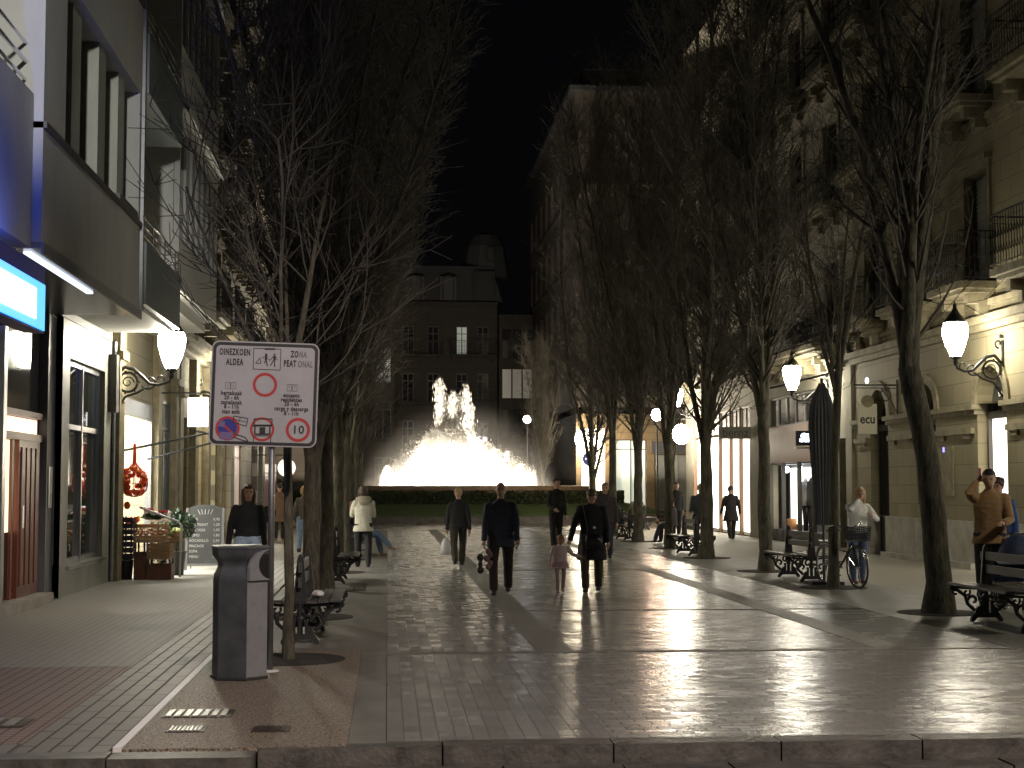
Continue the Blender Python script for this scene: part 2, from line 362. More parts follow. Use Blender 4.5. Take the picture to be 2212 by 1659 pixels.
manhole('sidewalk_cover', 'rectangular steel cover in the reddish sidewalk at the left', -2.95, 10.98, -2.52, 11.36, 'metalgrate', 3)
manhole('strip_cover', 'dark square cover in the tree strip beyond the first left bench', -0.62, 24.6, -0.34, 26.4, 'rustgrate', 3)
MB().box(-.02, 0, 0, .02, .01, .01)
# ------------------------------------------------------------------ buildings
class Fac:
    """a facade: u runs along it, d runs inwards (negative d sticks out into the street)"""
    def __init__(s, root, org, ua, na): s.r = root; s.o = Vector(org); s.u = Vector(ua); s.n = Vector(na)
    def P(s, u, z, d=0): return s.o + s.u*u + s.n*d + Vector((0,0,z))
    def box(s, mb, u0, u1, z0, z1, d0, d1):
        vs = [s.P(u, z, d) for z in (z0, z1) for u, d in ((u0,d0),(u1,d0),(u1,d1),(u0,d1))]
        return mb.add(vs, [(0,3,2,1),(4,5,6,7),(0,1,5,4),(1,2,6,5),(2,3,7,6),(3,0,4,7)])
    def wall(s, mb, u0, u1, z0, z1, ops=(), dep=0.22, d=0.0):
        us = sorted({u0, u1, *[o[0] for o in ops], *[o[1] for o in ops]}); zs = sorted({z0, z1, *[o[2] for o in ops], *[o[3] for o in ops]})
        us = [u for u in us if u0 <= u <= u1]; zs = [z for z in zs if z0 <= z <= z1]
        for i in range(len(us)-1):
            j = 0
            while j < len(zs)-1:
                def solid(jj):
                    cu, cz = (us[i]+us[i+1])/2, (zs[jj]+zs[jj+1])/2
                    return not any(o[0] < cu < o[1] and o[2] < cz < o[3] for o in ops)
                if not solid(j): j += 1; continue
                k = j
                while k+1 < len(zs)-1 and solid(k+1): k += 1
                mb.add([s.P(us[i], zs[j], d), s.P(us[i+1], zs[j], d), s.P(us[i+1], zs[k+1], d), s.P(us[i], zs[k+1], d)], [(0,1,2,3)])
                j = k+1
        for a, b, c, e in ops:
            q = [s.P(a, c, d), s.P(b, c, d), s.P(b, e, d), s.P(a, e, d)]; p = [s.P(a, c, d+dep), s.P(b, c, d+dep), s.P(b, e, d+dep), s.P(a, e, d+dep)]
            mb.add(q+p, [(0,4,5,1),(1,5,6,2),(2,6,7,3),(3,7,4,0)])
    def shell(s, mb, u0, u1, z1, back, z0=0):
        q = [s.P(u0,z0), s.P(u1,z0), s.P(u1,z0,back), s.P(u0,z0,back), s.P(u0,z1), s.P(u1,z1), s.P(u1,z1,back), s.P(u0,z1,back)]
        mb.add(q, [(1,2,6,5),(2,3,7,6),(3,0,4,7),(4,5,6,7)])
    def window(s, u0, u1, z0, z1, style='dark', d=0.2, fm='frame', trim=None):
        mb = MB(); t = 0.06
        s.box(mb, u0, u0+t, z0, z1, d-0.06, d+0.02); s.box(mb, u1-t, u1, z0, z1, d-0.06, d+0.02)
        s.box(mb, u0+t, u1-t, z1-t, z1, d-0.06, d+0.02); s.box(mb, u0+t, u1-t, z0, z0+t, d-0.06, d+0.02)
        if u1-u0 > 0.8 and style != 'shutter': s.box(mb, (u0+u1)/2-0.03, (u0+u1)/2+0.03, z0+t, z1-t, d-0.055, d+0.02)
        if style != 'shutter' and z1-z0 > 1.7: s.box(mb, u0+t, u1-t, z1-0.62, z1-0.57, d-0.05, d+0.02)
        f = mb.build('window', fm, s.r)
        p = MB()
        if style == 'shutter':
            n = int((z1-z0-0.12)/0.09)
            for i in range(n):
                zz = z0+0.06+i*(z1-z0-0.12)/n
                a = [s.P(u0+t, zz, d-0.03), s.P(u1-t, zz, d-0.03), s.P(u1-t, zz+0.085, d+0.005), s.P(u0+t, zz+0.085, d+0.005)]
                p.add(a, [(0,1,2,3)])
            s.box(p, (u0+u1)/2-0.04, (u0+u1)/2+0.04, z0+t, z1-t, d-0.045, d+0.01)
            s.box(p, u0+t, u1-t, z0+t, z1-t, d+0.006, d+0.03)
            p.build('shutter', 'shutter', f)
        else:
            s.box(p, u0+t, u1-t, z0+t, z1-t, d-0.02, d+0.01)
            p.build('pane', style if style in MAT else ('glass' if style == 'dark' else style), f)
        if trim:
            q = MB()
            s.box(q, u0-0.16, u0-0.004, z0, z1+0.16, -0.05, 0.02); s.box(q, u1+0.004, u1+0.16, z0, z1+0.16, -0.05, 0.02)
            s.box(q, u0-0.004, u1+0.004, z1+0.004, z1+0.16, -0.048, 0.02); s.box(q, u0-0.22, u1+0.22, z1+0.16, z1+0.26, -0.16, 0.02)
            q.build('surround', trim, f)
        return f
    def balcony(s, u0, u1, z, proj=0.7, h=1.0, m='sandtrim', bars=0.12, corb=True, curved=False, dense=False):
        mb = MB(); s.box(mb, u0, u1, z-0.14, z, -proj, 0.01); s.box(mb, u0+0.08, u1-0.08, z-0.22, z-0.14, -proj+0.1, 0.01)
        if corb:
            for uc in [u0+0.3, u1-0.3] + ([(u0+u1)/2] if u1-u0 > 2.2 else []):
                s.box(mb, uc-0.1, uc+0.1, z-0.42, z-0.22, -proj*0.7, 0.01); s.box(mb, uc-0.09, uc+0.09, z-0.62, z-0.42, -proj*0.4, 0.01)
        b = mb.build('balcony', m, s.r)
        r = MB(); q = 0.02
        for zz, t in ((z+h, 0.03), (z+0.08, 0.015), (z+h-0.14, 0.012)):
            s.box(r, u0, u1, zz-t, zz, -proj, -proj+0.035); s.box(r, u0, u0+0.035, zz-t, zz, -proj+0.035, 0); s.box(r, u1-0.035, u1, zz-t, zz, -proj+0.035, 0)
        n = max(2, int((u1-u0)/bars))
        for i in range(n+1):
            uu = u0+0.01+(u1-u0-0.03)*i/n
            belly = 0.0
            pts = [s.P(uu, z+0.08, -proj+0.02), s.P(uu, z+0.3, -proj+0.02-(0.12 if curved else 0)), s.P(uu, z+0.62, -proj+0.02), s.P(uu, z+h, -proj+0.02)]
            r.tube(pts, 0.011, 4)
            if dense and i < n:
                r.tube([s.P(uu, z+0.25, -proj), s.P(uu+bars*.5, z+0.4, -proj), s.P(uu+bars, z+0.25, -proj)], 0.008, 3)
                r.tube([s.P(uu, z+0.55, -proj), s.P(uu+bars*.5, z+0.7, -proj), s.P(uu+bars, z+0.55, -proj)], 0.008, 3)
        for uu in (u0+0.017, u1-0.017):
            k = max(1, int(proj/bars))
            for i in range(1, k+1): r.tube([s.P(uu, z+0.08, -proj*i/(k+1)), s.P(uu, z+h, -proj*i/(k+1))], 0.011, 4)
        r.build('railing', 'wrought', b)
        return b
    def cornice(s, u0, u1, z, m, name='cornice', p=0.22):
        mb = MB(); s.box(mb, u0, u1, z, z+0.12, -p, 0.0); s.box(mb, u0, u1, z-0.1, z-0.002, -p*0.6, 0.0); s.box(mb, u0, u1, z-0.2, z-0.102, -p*0.3, 0.0)
        return mb.build(name, m, s.r)
    def upper(s, u0, u1, floors, nb, ww, styles, rail=True, wh=2.3, wallm='sand', trim='sandtrim', bay=None, dense=False, rnd=None, proj=0.6, fm='frame', h=3.5):
        ops = []; W = (u1-u0)/nb; rnd = rnd or random
        for z in floors:
            for i in range(nb):
                c = u0+W*(i+0.5); a, b = c-ww/2, c+ww/2; ops.append((a, b, z+0.05, z+wh))
                s.window(a, b, z+0.05, z+wh, rnd.choice(styles), fm=fm, trim=trim)
                if rail: s.balcony(a-0.35, b+0.35, z, proj, dense=dense)
            s.cornice(u0, u1, z-0.45, trim or wallm, 'string_course', 0.12)
        mb = MB(); s.wall(mb, u0, u1, floors[0]-0.7, floors[-1]+h, ops)
        mb.build('upper_wall', wallm, s.r)

def archwall(f, mb, c, w, zs, u0, u1, ztop, dep=0.35, d=0.0, n=12):
    """wall field u0..u1, zs..ztop with a semicircular opening centred at c springing at zs"""
    r = w/2
    arc = [(c + r*math.cos(math.pi*i/n), zs + r*math.sin(math.pi*i/n)) for i in range(n+1)]
    for i in range(n):
        (a, za), (b, zb) = arc[i], arc[i+1]
        mb.add([f.P(a, za, d), f.P(b, zb, d), f.P(b, ztop, d), f.P(a, ztop, d)], [(0,1,2,3)])
        mb.add([f.P(a, za, d), f.P(b, zb, d), f.P(b, zb, d+dep), f.P(a, za, d+dep)], [(0,1,2,3)])
    if u0 < c-r: mb.add([f.P(u0, zs, d), f.P(c-r, zs, d), f.P(c-r, ztop, d), f.P(u0, ztop, d)], [(0,1,2,3)])
    if u1 > c+r: mb.add([f.P(c+r, zs, d), f.P(u1, zs, d), f.P(u1, ztop, d), f.P(c+r, ztop, d)], [(0,1,2,3)])
def archtrim(f, mb, c, w, zs, t, d0, d1, n=14):
    r0, r1 = w/2, w/2+t
    for i in range(n):
        q0, q1 = math.pi*i/n, math.pi*(i+1)/n
        pts = [(c+r*math.cos(q), zs+r*math.sin(q)) for r, q in ((r0,q0),(r1,q0),(r1,q1),(r0,q1))]
        mb.poly(pts, d1-d0, lambda u, z, t_: f.P(u, z, d0+t_))

XR = 11.8; XL = -4.85
MAT['farstone'] = brickmat('far_dark_ashlar', (0.028, 0.024, 0.02), (0.05, 0.043, 0.036), (0.02, 0.017, 0.014), 1.1, 0.5, 0.008, 0.8, 0.95, 0.6, axes='XZ')  # stone colour darkened to keep the fountain-lit far buildings dim
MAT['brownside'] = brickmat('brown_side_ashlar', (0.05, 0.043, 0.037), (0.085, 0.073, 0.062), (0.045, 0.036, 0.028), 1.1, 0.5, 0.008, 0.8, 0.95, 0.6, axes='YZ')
rb = random.Random(11)
shopwhite = EM('bright_shop_interior', (1.0, 0.93, 0.78), 3.2)
shopwarm = EM('warm_shop_interior', (1.0, 0.80, 0.48), 1.6)
cool = EM('cool_spotlight', (0.80, 0.93, 1.0), 14)
dimint = EM('dim_shop_interior', (0.75, 0.80, 0.9), 0.13)
litroom = EM('lit_room', (0.85, 1.0, 0.9), 0.13)

# --- right side, building 1: yellow sandstone arches
def rightfac(name, label, u0, u1): 
    t = thing(name, label, 'building', (XR, (u0+u1)/2, 0), 'buildings along the promenade')
    return t, Fac(t, (XR, 0, 0), (0, 1, 0), (1, 0, 0))
t, f = rightfac('sandstone_building', 'yellow sandstone building with arched ground floor at the right edge', 18, 37.9)
mb = MB(); ops = []; arches = [(21.6, 1.5), (25.3, 1.5), (29.1, 1.45), (32.75, 1.2), (36.0, 1.35)]
prev = 18.0
for i, (c, wd) in enumerate(arches):
    nx = 37.9 if i == len(arches)-1 else (c+wd/2 + arches[i+1][0]-arches[i+1][1]/2)/2
    f.wall(mb, prev, nx, 0.95, 3.3, [(c-wd/2, c+wd/2, 0.94, 3.31)], 0.4)
    archwall(f, mb, c, wd, 3.3, prev, nx, 4.95, 0.4)
    prev = nx
f.shell(mb, 18, 37.9, 20, 9); mb.build('wall', 'sand', t)
tr = MB(); pl = MB(); im = MB()
edges = [18.0] + [v for c, wd in arches for v in (c-wd/2, c+wd/2)] + [37.9]
for i in range(0, len(edges), 2):
    a, b = edges[i], edges[i+1]
    pl = MB(); im = MB(); f.box(pl, a-0.03, b+0.03, 0.12, 0.95, -0.10, 0.38); f.box(pl, a-0.06, b+0.06, 0.0, 0.12, -0.22, 0.2); pl.build('plinth', 'paleStone', t)
    f.box(im, a-0.05, b+0.05, 3.20, 3.30, -0.14, 0.39); f.box(im, a-0.02, b+0.02, 3.10, 3.20, -0.07, 0.385)
    f.box(im, a+0.12, b-0.12, 2.72, 2.84, -0.09, 0.0); f.box(im, a+0.3, a+0.6, 2.62, 2.72, -0.06, 0.0); f.box(im, b-0.6, b-0.3, 2.62, 2.72, -0.06, 0.0); im.build('impost_moulding', 'sandtrim', t)
for c, wd in arches: tr = MB(); archtrim(f, tr, c, wd, 3.3, 0.22, -0.05, 0.0); tr.build('arch_moulding', 'sandtrim', t)
for c, wd in arches:
    lit = abs(c-29.1) < 0.1 or abs(c-21.6) < 0.1 or abs(c-25.3) < .1
    fr = MB(); a, b = c-wd/2, c+wd/2
    f.box(fr, a, a+0.07, 0.1, 3.3, 0.2, 0.28); f.box(fr, b-0.07, b, 0.1, 3.3, 0.2, 0.28); f.box(fr, a+.07, b-.07, 3.0, 3.15, 0.2, 0.28)
    if not lit:
        f.box(fr, a+.07, b-.07, 0.1, 0.9, 0.24, 0.30); f.box(fr, c-0.04, c+0.04, 0.9, 3.0, 0.22, 0.28)
        for k in range(9): f.box(fr, a+0.1+k*(wd-.2)/9, a+0.115+k*(wd-.2)/9, 0.9, 3.0, 0.2, 0.22)
    dr = fr.build('door', 'frame', t)
    p = MB(); f.box(p, a+0.07, b-0.07, 0.12, 3.0, 0.285, 0.30)
    p.build('pane', shopwhite if lit else 'glass', dr)
    p = MB(); arc = [(c+(wd/2)*math.cos(math.pi*i/12), 3.15+(wd/2+0.1)*math.sin(math.pi*i/12)) for i in range(13)]
    p.poly(arc, 0.02, lambda u, z, t_: f.P(u, z, 0.30+t_)); fl = p.build('fanlight', 'glass', dr)
text('Berg Sa', 0.2, (XR+0.27, 29.1, 3.5), (R(90), 0, R(-90)), 'white', t, 'window_lettering')
st = MB(); f.box(st, 18, 37.9, 4.85, 5.0, -0.25, 0.0); f.box(st, 18, 37.9, 4.72, 4.85, -0.14, 0.0); st.build('cornice', 'sandtrim', t)
f.upper(18, 37.9, [5.65, 9.35, 13.0], 6, 1.15, ['shutter', 'shutter', 'dark'], dense=True, rnd=rb, proj=0.75)
MB().box(XR-0.03, 31.15, 1.45, XR, 31.75, 2.5).build('wall_plaque', 'sandtrim', t)
MB().box(XR-0.04, 31.6, 2.38, XR-0.005, 31.68, 2.48).build('blue_indicator', EM('blue_pilot_light', (0.15, 0.15, 1), 3), t)

# --- right side, building 2: curved iron balcony over the clothes shop
t, f = rightfac('clothes_shop_building', 'cream building with the brown fascia clothes shop and curved iron balcony', 38, 48.2)
mb = MB(); f.wall(mb, 37.9, 48.2, 0, 5.3, [(38.5, 39.3, 0.05, 2.9), (40.9, 46.8, 0.0, 4.35)], 0.3); f.shell(mb, 37.9, 48.2, 21, 9)
f.box(mb, 37.95, 38.45, 0, 4.9, -0.08, 0.0); f.box(mb, 47.3, 48.1, 0, 4.9, -0.08, 0.0); mb.build('wall', 'cream', t)
fa = MB(); f.box(fa, 40.9, 46.8, 2.35, 3.45, -0.06, 0.25); fa.build('fascia', 'wood_brown', t)
f.window(38.5, 39.3, 0.05, 2.9, 'glass', d=0.28)
for a, b in ((40.9, 42.9), (42.9, 44.9), (44.9, 46.8)):
    w_ = f.window(a, b, 3.45, 4.35, 'glass', d=0.15, fm='frame')
fr = MB()
for u in (40.9, 41.9, 43.4, 45.2, 46.7): f.box(fr, u, u+0.1, 0, 2.35, 0.0, 0.12)
f.box(fr, 41.0, 46.7, 0.0, 0.35, 0.01, 0.11); fr.build('shop_window', 'frame', t)
it = MB(); f.box(it, 41.0, 46.75, 0.0, 0.33, 0.13, .62); f.box(it, 41.0, 46.75, 0, 2.35, .62, .66); f.box(it, 41.0, 46.75, 2.3, 2.35, 0.13, .62)
it.build('display_interior', M('display_wall', (0.35, 0.36, 0.38), rough=0.8), t)
pn = MB(); f.box(pn, 44.0, 46.4, 0.5, 2.2, 0.59, 0.615); pn.build('light_panel', shopwhite, t); pn = MB(); f.box(pn, 42.05, 42.5, 0.9, 2.2, 0.59, 0.615); pn.build('light_panel', shopwhite, t)
for u in (42.2, 43.9, 45.4): MB().ell(f.P(u, 2.15, 0.2), (0.10, 0.10, 0.10), 10, 6).build('spotlight', cool, t)
def mannequin(u, d, coatm, label, hgt=1.75):
    q = thing('mannequin', label, 'mannequin', f.P(u, 0.33, d)); c = f.P(u, 0.33, d)
    b = MB().loft([(c.x, c.y, c.z+0.75, .13, .17), (c.x, c.y, c.z+1.0, .12, .16), (c.x, c.y, c.z+1.25, .13, .2), (c.x, c.y, c.z+1.42, .1, .2), (c.x, c.y, c.z+1.5, .05, .07), (c.x, c.y, c.z+1.56, .045, .05)])
    for s_ in (-1, 1): b.tube([(c.x, c.y+s_*.19, c.z+1.4), (c.x, c.y+s_*.24, c.z+1.1), (c.x-.05, c.y+s_*.23, c.z+.8)], [.055, .05, .035], 8)
    b.build('coat', coatm, q, True)
    b = MB()
    for s_ in (-1, 1): b.tube([(c.x, c.y+s_*.08, c.z+.78), (c.x, c.y+s_*.08, c.z+.4), (c.x, c.y+s_*.08, c.z+.02)], [.085, .065, .05], 8)
    b.build('trousers', 'black', q, True)
    MB().lathe([(.14, 0), (.14, .02)], c, 14).build('base', 'steel', q)
mannequin(43.9, 0.36, 'white', 'mannequin in a white jacket in the lit clothes shop window')
mannequin(43.3, 0.36, M('grey_coat', (0.12, 0.12, 0.125), rough=0.9), 'mannequin in a long grey coat in the clothes shop window')
MB().lathe([(.18, 0), (.2, .25), (.17, .32), (.05, .33)], f.P(45.9, 0.34, 0.5), 12).build('hat_box', M('tan_leather', (0.42, 0.2, 0.08), rough=0.5), t, True)
f.cornice(37.9, 48.2, 5.1, 'cream', p=0.3)
b_ = f.balcony(38.4, 44.2, 5.0+0.35, 0.95, 1.05, 'sandtrim', dense=True, curved=True)
f.upper(37.9, 48.2, [5.35, 9.1, 12.7], 3, 1.3, ['dark', 'shutter', 'dark'], wallm='cream', trim='cream', rnd=rb, proj=0.55, dense=True)
# projecting lit sign
q = thing('projecting_lit_sign', 'small black projecting sign with glowing blue white script lettering', 'sign', (XR-0.5, 39.9, 2.9))
MB().box(XR-1.0, 39.86, 2.73, XR-0.06, 39.96, 3.12).build('sign_box', 'black', q)
text('Silbon', 0.30, (XR-0.53, 39.855, 2.93), (R(90), 0, 0), EM('blue_white_sign_light', (0.65, 0.8, 1.0), 9), q, ext=0.004, shear=0.3, bold=0.012, xs=1.05)
MB().box(XR-1.02, 39.85, 2.64, XR, 39.97, 2.69).build('bracket', 'steel', q)
# --- right side, building 3: bright white shop
t, f = rightfac('bright_shop_building', 'building with the dazzling white shop windows and brown timber frames', 48.3, 60)
mb = MB(); f.wall(mb, 48.3, 60.0, 0, 5.2, [(49.2, 58.6, 0.0, 4.3)], 0.3); f.shell(mb, 48.3, 60.0, 19, 9); mb.build('wall', 'cream', t)
wz = [49.2, 50.7, 52.2, 53.9, 56.2, 58.6]
for i in range(5):
    f.window(wz[i]+0.1, wz[i+1]-0.1, 3.5, 4.3, M('grey_transom_panel', (0.42, 0.42, 0.4), rough=0.4), d=0.1, fm='wood_brown')
    fw = MB(); a, b = wz[i], wz[i+1]
    f.box(fw, a, a+0.12, 0, 4.3, 0.0, 0.12)
    if i == 4: f.box(fw, b-0.12, b, 0, 4.3, 0.0, 0.12)
    s_ = fw.build('shop_window', 'wood_brown', t)
    p = MB(); f.box(p, a+0.12, b-0.12 if i == 4 else b, 0.12, 3.42, 0.14, 0.16); p.build('pane', shopwhite, s_)
f.cornice(48.3, 60, 5.1, 'sandtrim', p=0.4)
f.upper(48.3, 60, [5.6, 9.2, 12.8], 4, 1.1, ['dark', 'shutter'], wallm='cream', trim='cream', rnd=rb, proj=0.6, dense=True)
q = thing('projecting_grey_sign', 'flat grey projecting sign reading bernz above the white shop', 'sign', (XR-0.55, 48.9, 3.4))
MB().box(XR-1.1, 48.88, 3.18, XR-0.02, 48.98, 3.57).build('sign_board', M('grey_green_sign', (0.20, 0.19, 0.15), rough=0.6), q)
text('bernz', 0.40, (XR-0.56, 48.875, 3.37), (R(90), 0, 0), M('dark_grey_letters', (0.055, 0.055, 0.045), rough=0.6), q, ext=0.004, xs=0.95)
# hanging sign
q = thing('hanging_sign', 'old iron bracket holding a cream sign reading ecu over a doorway', 'sign', (11.3, 34.6, 2.8))
mb = MB(); yy = 34.6
mb.tube([(XR, yy, 4.0), (10.75, yy, 4.0)], 0.018, 6); mb.tube([(XR, yy, 3.93), (10.8, yy, 3.93)], 0.01, 6); mb.tube([(XR-.02, yy, 4.12), (XR-.02, yy, 3.3)], 0.02, 6)
mb.tube([(XR-.3+.13*math.cos(a*.5), yy, 3.76+.13*math.sin(a*.5)) for a in range(14)], 0.014, 6); mb.tube([(XR-.03, yy, 3.35), (XR-.15, yy, 3.6), (XR-.4, yy, 3.93)], 0.012, 6)
mb.build('bracket', 'wrought', q)
MB().box(10.84, yy-.02, 2.86, 11.29, yy+.02, 3.56).build('sign_board', M('cream_sign_board', (0.52, 0.49, 0.36), rough=0.6), q)
mb = MB(); mb.lathe([(.13, -.03), (.15, 0), (.13, .03)], (0, 0, 0), 16)
e = mb.build('sign_emblem', 'sandtrim', q, raw=True); e.location = Vector((11.07, yy-.01, 3.62)) - Vector(q.location); e.rotation_euler = (R(90), 0, 0)
text('ecu', 0.30, (11.065, yy-.024, 3.2), (R(90), 0, 0), 'signblack', q, bold=0.008, xs=0.85)
MB().ell((11.07, yy, 4.1), (.045, .045, .07), 10, 8).build('small_lamp', EM('small_bulb', (1, .95, .85), 5), q)

# --- left side, grey modern building with projecting cladding
t = thing('modern_grey_building', 'modern grey stone clad building with a projecting upper box at the left edge', 'building', (XL, 18, 0), 'buildings along the promenade')
f = Fac(t, (0, 0, 0), (0, 1, 0), (-1, 0, 0))     # d = -x
X1 = 3.70
def L(mb, u0, u1, z0, z1, x0, x1): return mb.box(-x0, u0, z0, -x1, u1, z1)
ops = [(17.7, 19.35, 5.57, 7.52), (19.35, 20.9, 5.57, 7.52), (20.9, 22.6, 5.57, 7.52)]
mb = MB(); f.wall(mb, 16.5, 23.0, 4.27, 12.5, [(17.6, 22.75, 5.57, 7.5), (16.9, 22.75, 8.9, 10.8)], 0.42, d=X1)
mb.add([(-X1, 16.5, 4.27), (-X1, 16.5, 12.5), (-6, 16.5, 12.5), (-6, 16.5, 4.27)], [(0,1,2,3)])
mb.add([(-X1, 23.0, 4.27), (-X1, 23.0, 12.5), (-6, 23.0, 12.5), (-6, 23.0, 4.27)], [(0,1,2,3)])
mb.build('stone_box', 'cladding', t)
mb = MB()
for z0, z1 in ((5.57, 7.5), (8.9, 10.8)):
    L(mb, 16.6, 22.9, z0, z1, X1+0.42, X1+0.5)
    for u in (18.5, 20.15, 21.6): L(mb, u, u+0.5, z0, z1, X1+0.12, X1+0.419)
mb.build('recessed_panels', 'pier', t)
mb = MB(); L(mb, 16.5, 22.9, 5.50, 5.57, X1-0.04, X1+0.4); L(mb, 21.1, 22.6, 5.58, 5.68, X1-0.02, X1+0.3); L(mb, 16.5, 22.9, 8.82, 8.9, X1-0.04, X1+0.4); mb.build('sill', 'frame', t)
mb = MB(); L(mb, 16.5, 23.0, 4.2, 4.268, X1+0.0, 5.2); mb.build('soffit', 'soffit', t)
mb = MB(); L(mb, 16.5, 23.02, 4.14, 4.27, X1-0.03, X1-0.002); L(mb, 22.9, 23.03, 4.27, 12.5, X1-0.05, X1-0.002); mb.build('metal_edge_trim', 'zinc', t)
# parapet part at the very left
mb = MB(); L(mb, 8, 16.48, 4.27, 5.86, X1+0.10, X1+0.3); L(mb, 8, 16.48, 4.2, 4.269, X1+0.1, 5.2); L(mb, 8, 16.48, 4.3, 12.5, 5.2, 5.5); mb.build('parapet', 'cladding', t)
for zz, r_ in ((6.02, .02), (6.22, .025), (6.42, .02)): MB().tube([(-X1-.2, 8, zz), (-X1-.2, 16.49, zz)], r_, 8).build('balcony_rail', 'chrome', t)
mb = MB()
for u in (9, 11, 13, 15): mb.tube([(-X1-.2, u, 5.86), (-X1-.2, u, 6.42)], 0.018, 6)
mb.build('rail_posts', 'chrome', t)
# ground floor: steel shopfront, doorway, dark stone, window pier
mb = MB()
for u in (16.0, 18.2, 19.0, 19.6): L(mb, u, u+0.16, 0, 4.2, XL*-1-0.04, -XL+0.1)
L(mb, 8, 19.75, 3.6, 4.2, -XL+0.02, -XL+0.1); mb.build('steel_frame', 'steel', t)
mb = MB(); L(mb, 8, 19.55, 0, 3.6, -XL+0.06, -XL+0.08); mb.build('shop_glass', 'glass', t)
mb = MB(); L(mb, 19.77, 23.05, 2.72, 4.2, 5.08, 5.5); L(mb, 22.66, 23.05, 0.0, 2.719, 5.08, 5.5); mb.build('polished_panel', 'darkstone', t)
mb = MB(); L(mb, 22.72, 23.22, 0.0, 4.19, 4.95, 5.075); mb.build('grey_column', 'greypanel', t)
mb = MB(); L(mb, 19.77, 22.65, 0, .14, -XL-0.05, 5.5); mb.build('doorstep', 'paleStone', t)
dr = MB(); L(dr, 21.35, 22.6, .14, 2.3, 5.02, 5.08); L(dr, 19.8, 22.64, 2.3, 2.40, 5.0, 5.1); L(dr, 19.8, 19.9, .14, 2.3, 5.05, 5.1); L(dr, 21.1, 21.2, .14, 2.3, 5.05, 5.1)
L(dr, 19.8, 22.64, 2.62, 2.71, 5.0, 5.1)
for k in range(4): L(dr, 21.45+k*.28, 21.63+k*.28, .3, 2.2, 5.0, 5.019)
dr = dr.build('door', 'wood_red', t)
MB().box(-5.11, 19.9, 1.05, -5.09, 21.35, 2.29).build('lit_pane', shopwarm, dr)
MB().box(-5.11, 19.9, .15, -5.09, 21.35, 1.04).build('dark_pane', 'glass', dr)
MB().box(-5.09, 19.9, 2.41, -5.07, 22.6, 2.61).build('transom_light', EM('door_transom_glow', (1, .72, .55), 1.6), dr)
MB().tube([(-4.97, 21.42, 1.1), (-4.97, 21.42, 1.4)], .015, 6).build('handle', 'chrome', dr)
MB().box(-4.935, 22.82, 1.35, -4.949, 23.08, 1.95).build('intercom_panel', 'steel', t)
# stone pier with window
mb = MB(); f.wall(mb, 23.23, 27.25, 0, 4.19, [(23.75, 26.65, 0.46, 3.62)], 0.25, d=-XL)
mb.add([(XL, 27.25, 0), (XL, 27.25, 4.19), (-6, 27.25, 4.19), (-6, 27.25, 0)], [(0,1,2,3)]); mb.build('stone_pier', 'pier', t)
fr = MB()
for u in (23.75, 25.15, 26.57): L(fr, u, u+.08, .46, 3.62, -XL+0.08, -XL+.2)
for z in (.46, 2.55, 3.54): L(fr, 23.83, 26.57, z, z+.08, -XL+0.09, -XL+.19)
L(fr, 23.7, 26.7, .40, .459, -XL-.06, -XL+.1)
w_ = fr.build('window', 'steel', t); mb = MB(); L(mb, 23.83, 26.57, .54, 3.54, -XL+.14, -XL+.16); mb.build('pane', 'mirror', w_)
MB().box(XL-.0, 26.95, 2.95, XL+.14, 27.2, 3.95).build('wall_box', 'frame', t)
MB().tube([(XL+.04, 27.3, 0), (XL+.04, 27.3, 4.2)], .04, 8).build('downpipe', 'zinc', t)
# blue lit fascia sign
q = thing('blue_lit_sign', 'glowing blue fascia sign with white lettering at the left edge', 'sign', (-3.68, 12, 3.5))
SX, SE = -3.35, 15.2
MB().box(SX-.2, 8, 3.16, SX-.012, SE, 3.65).build('sign_box', 'signblue', q)
MB().box(SX-.011, 8, 3.18, SX, SE-.03, 3.63).build('lit_face', EM('blue_sign_light', (0.0, 0.42, 1.0), 1.5), q)
MB().box(SX+.001, 8, 3.26, SX+.006, SE-.42, 3.55).build('white_lettering_band', EM('white_sign_light', (0.95, 1, 1), 3.0), q)
mb = MB().box(SX-.19, 8, 3.652, SX-.05, SE-.1, 3.66); mb.build('top_light', EM('deep_blue_uplight', (0.06, 0.14, 1.0), 60), q)
mb = MB()
MB().box(SX-.045, 8, 3.651, SX-.012, SE, 3.80).build('lip', 'signblue', q); MB().box(SX-.2, SE-.03, 3.661, SX-.046, SE-.002, 3.80).build('end_shield', 'signblue', q)  # lips added to keep the blue uplight off the trees
for u in (10, 12.5, 14.8): mb = MB(); mb.box(SX-.5, u, 3.2, SX-.201, u+.05, 3.26); mb.build('hanger', 'black', q)
q = thing('soffit_light', 'thin bluish white strip light under the projecting stone box', 'light', (-4.0, 18, 4.19))
MB().box(-3.93, 16.7, 4.17, -3.85, 20.2, 4.195).build('tube', EM('strip_light', (0.75, 0.85, 1.0), 1.6), q)

def leftfac(name, label, u0, u1, x=XL):
    t = thing(name, label, 'building', (x, (u0+u1)/2, 0), 'buildings along the promenade')
    return t, Fac(t, (x, 0, 0), (0, 1, 0), (-1, 0, 0))
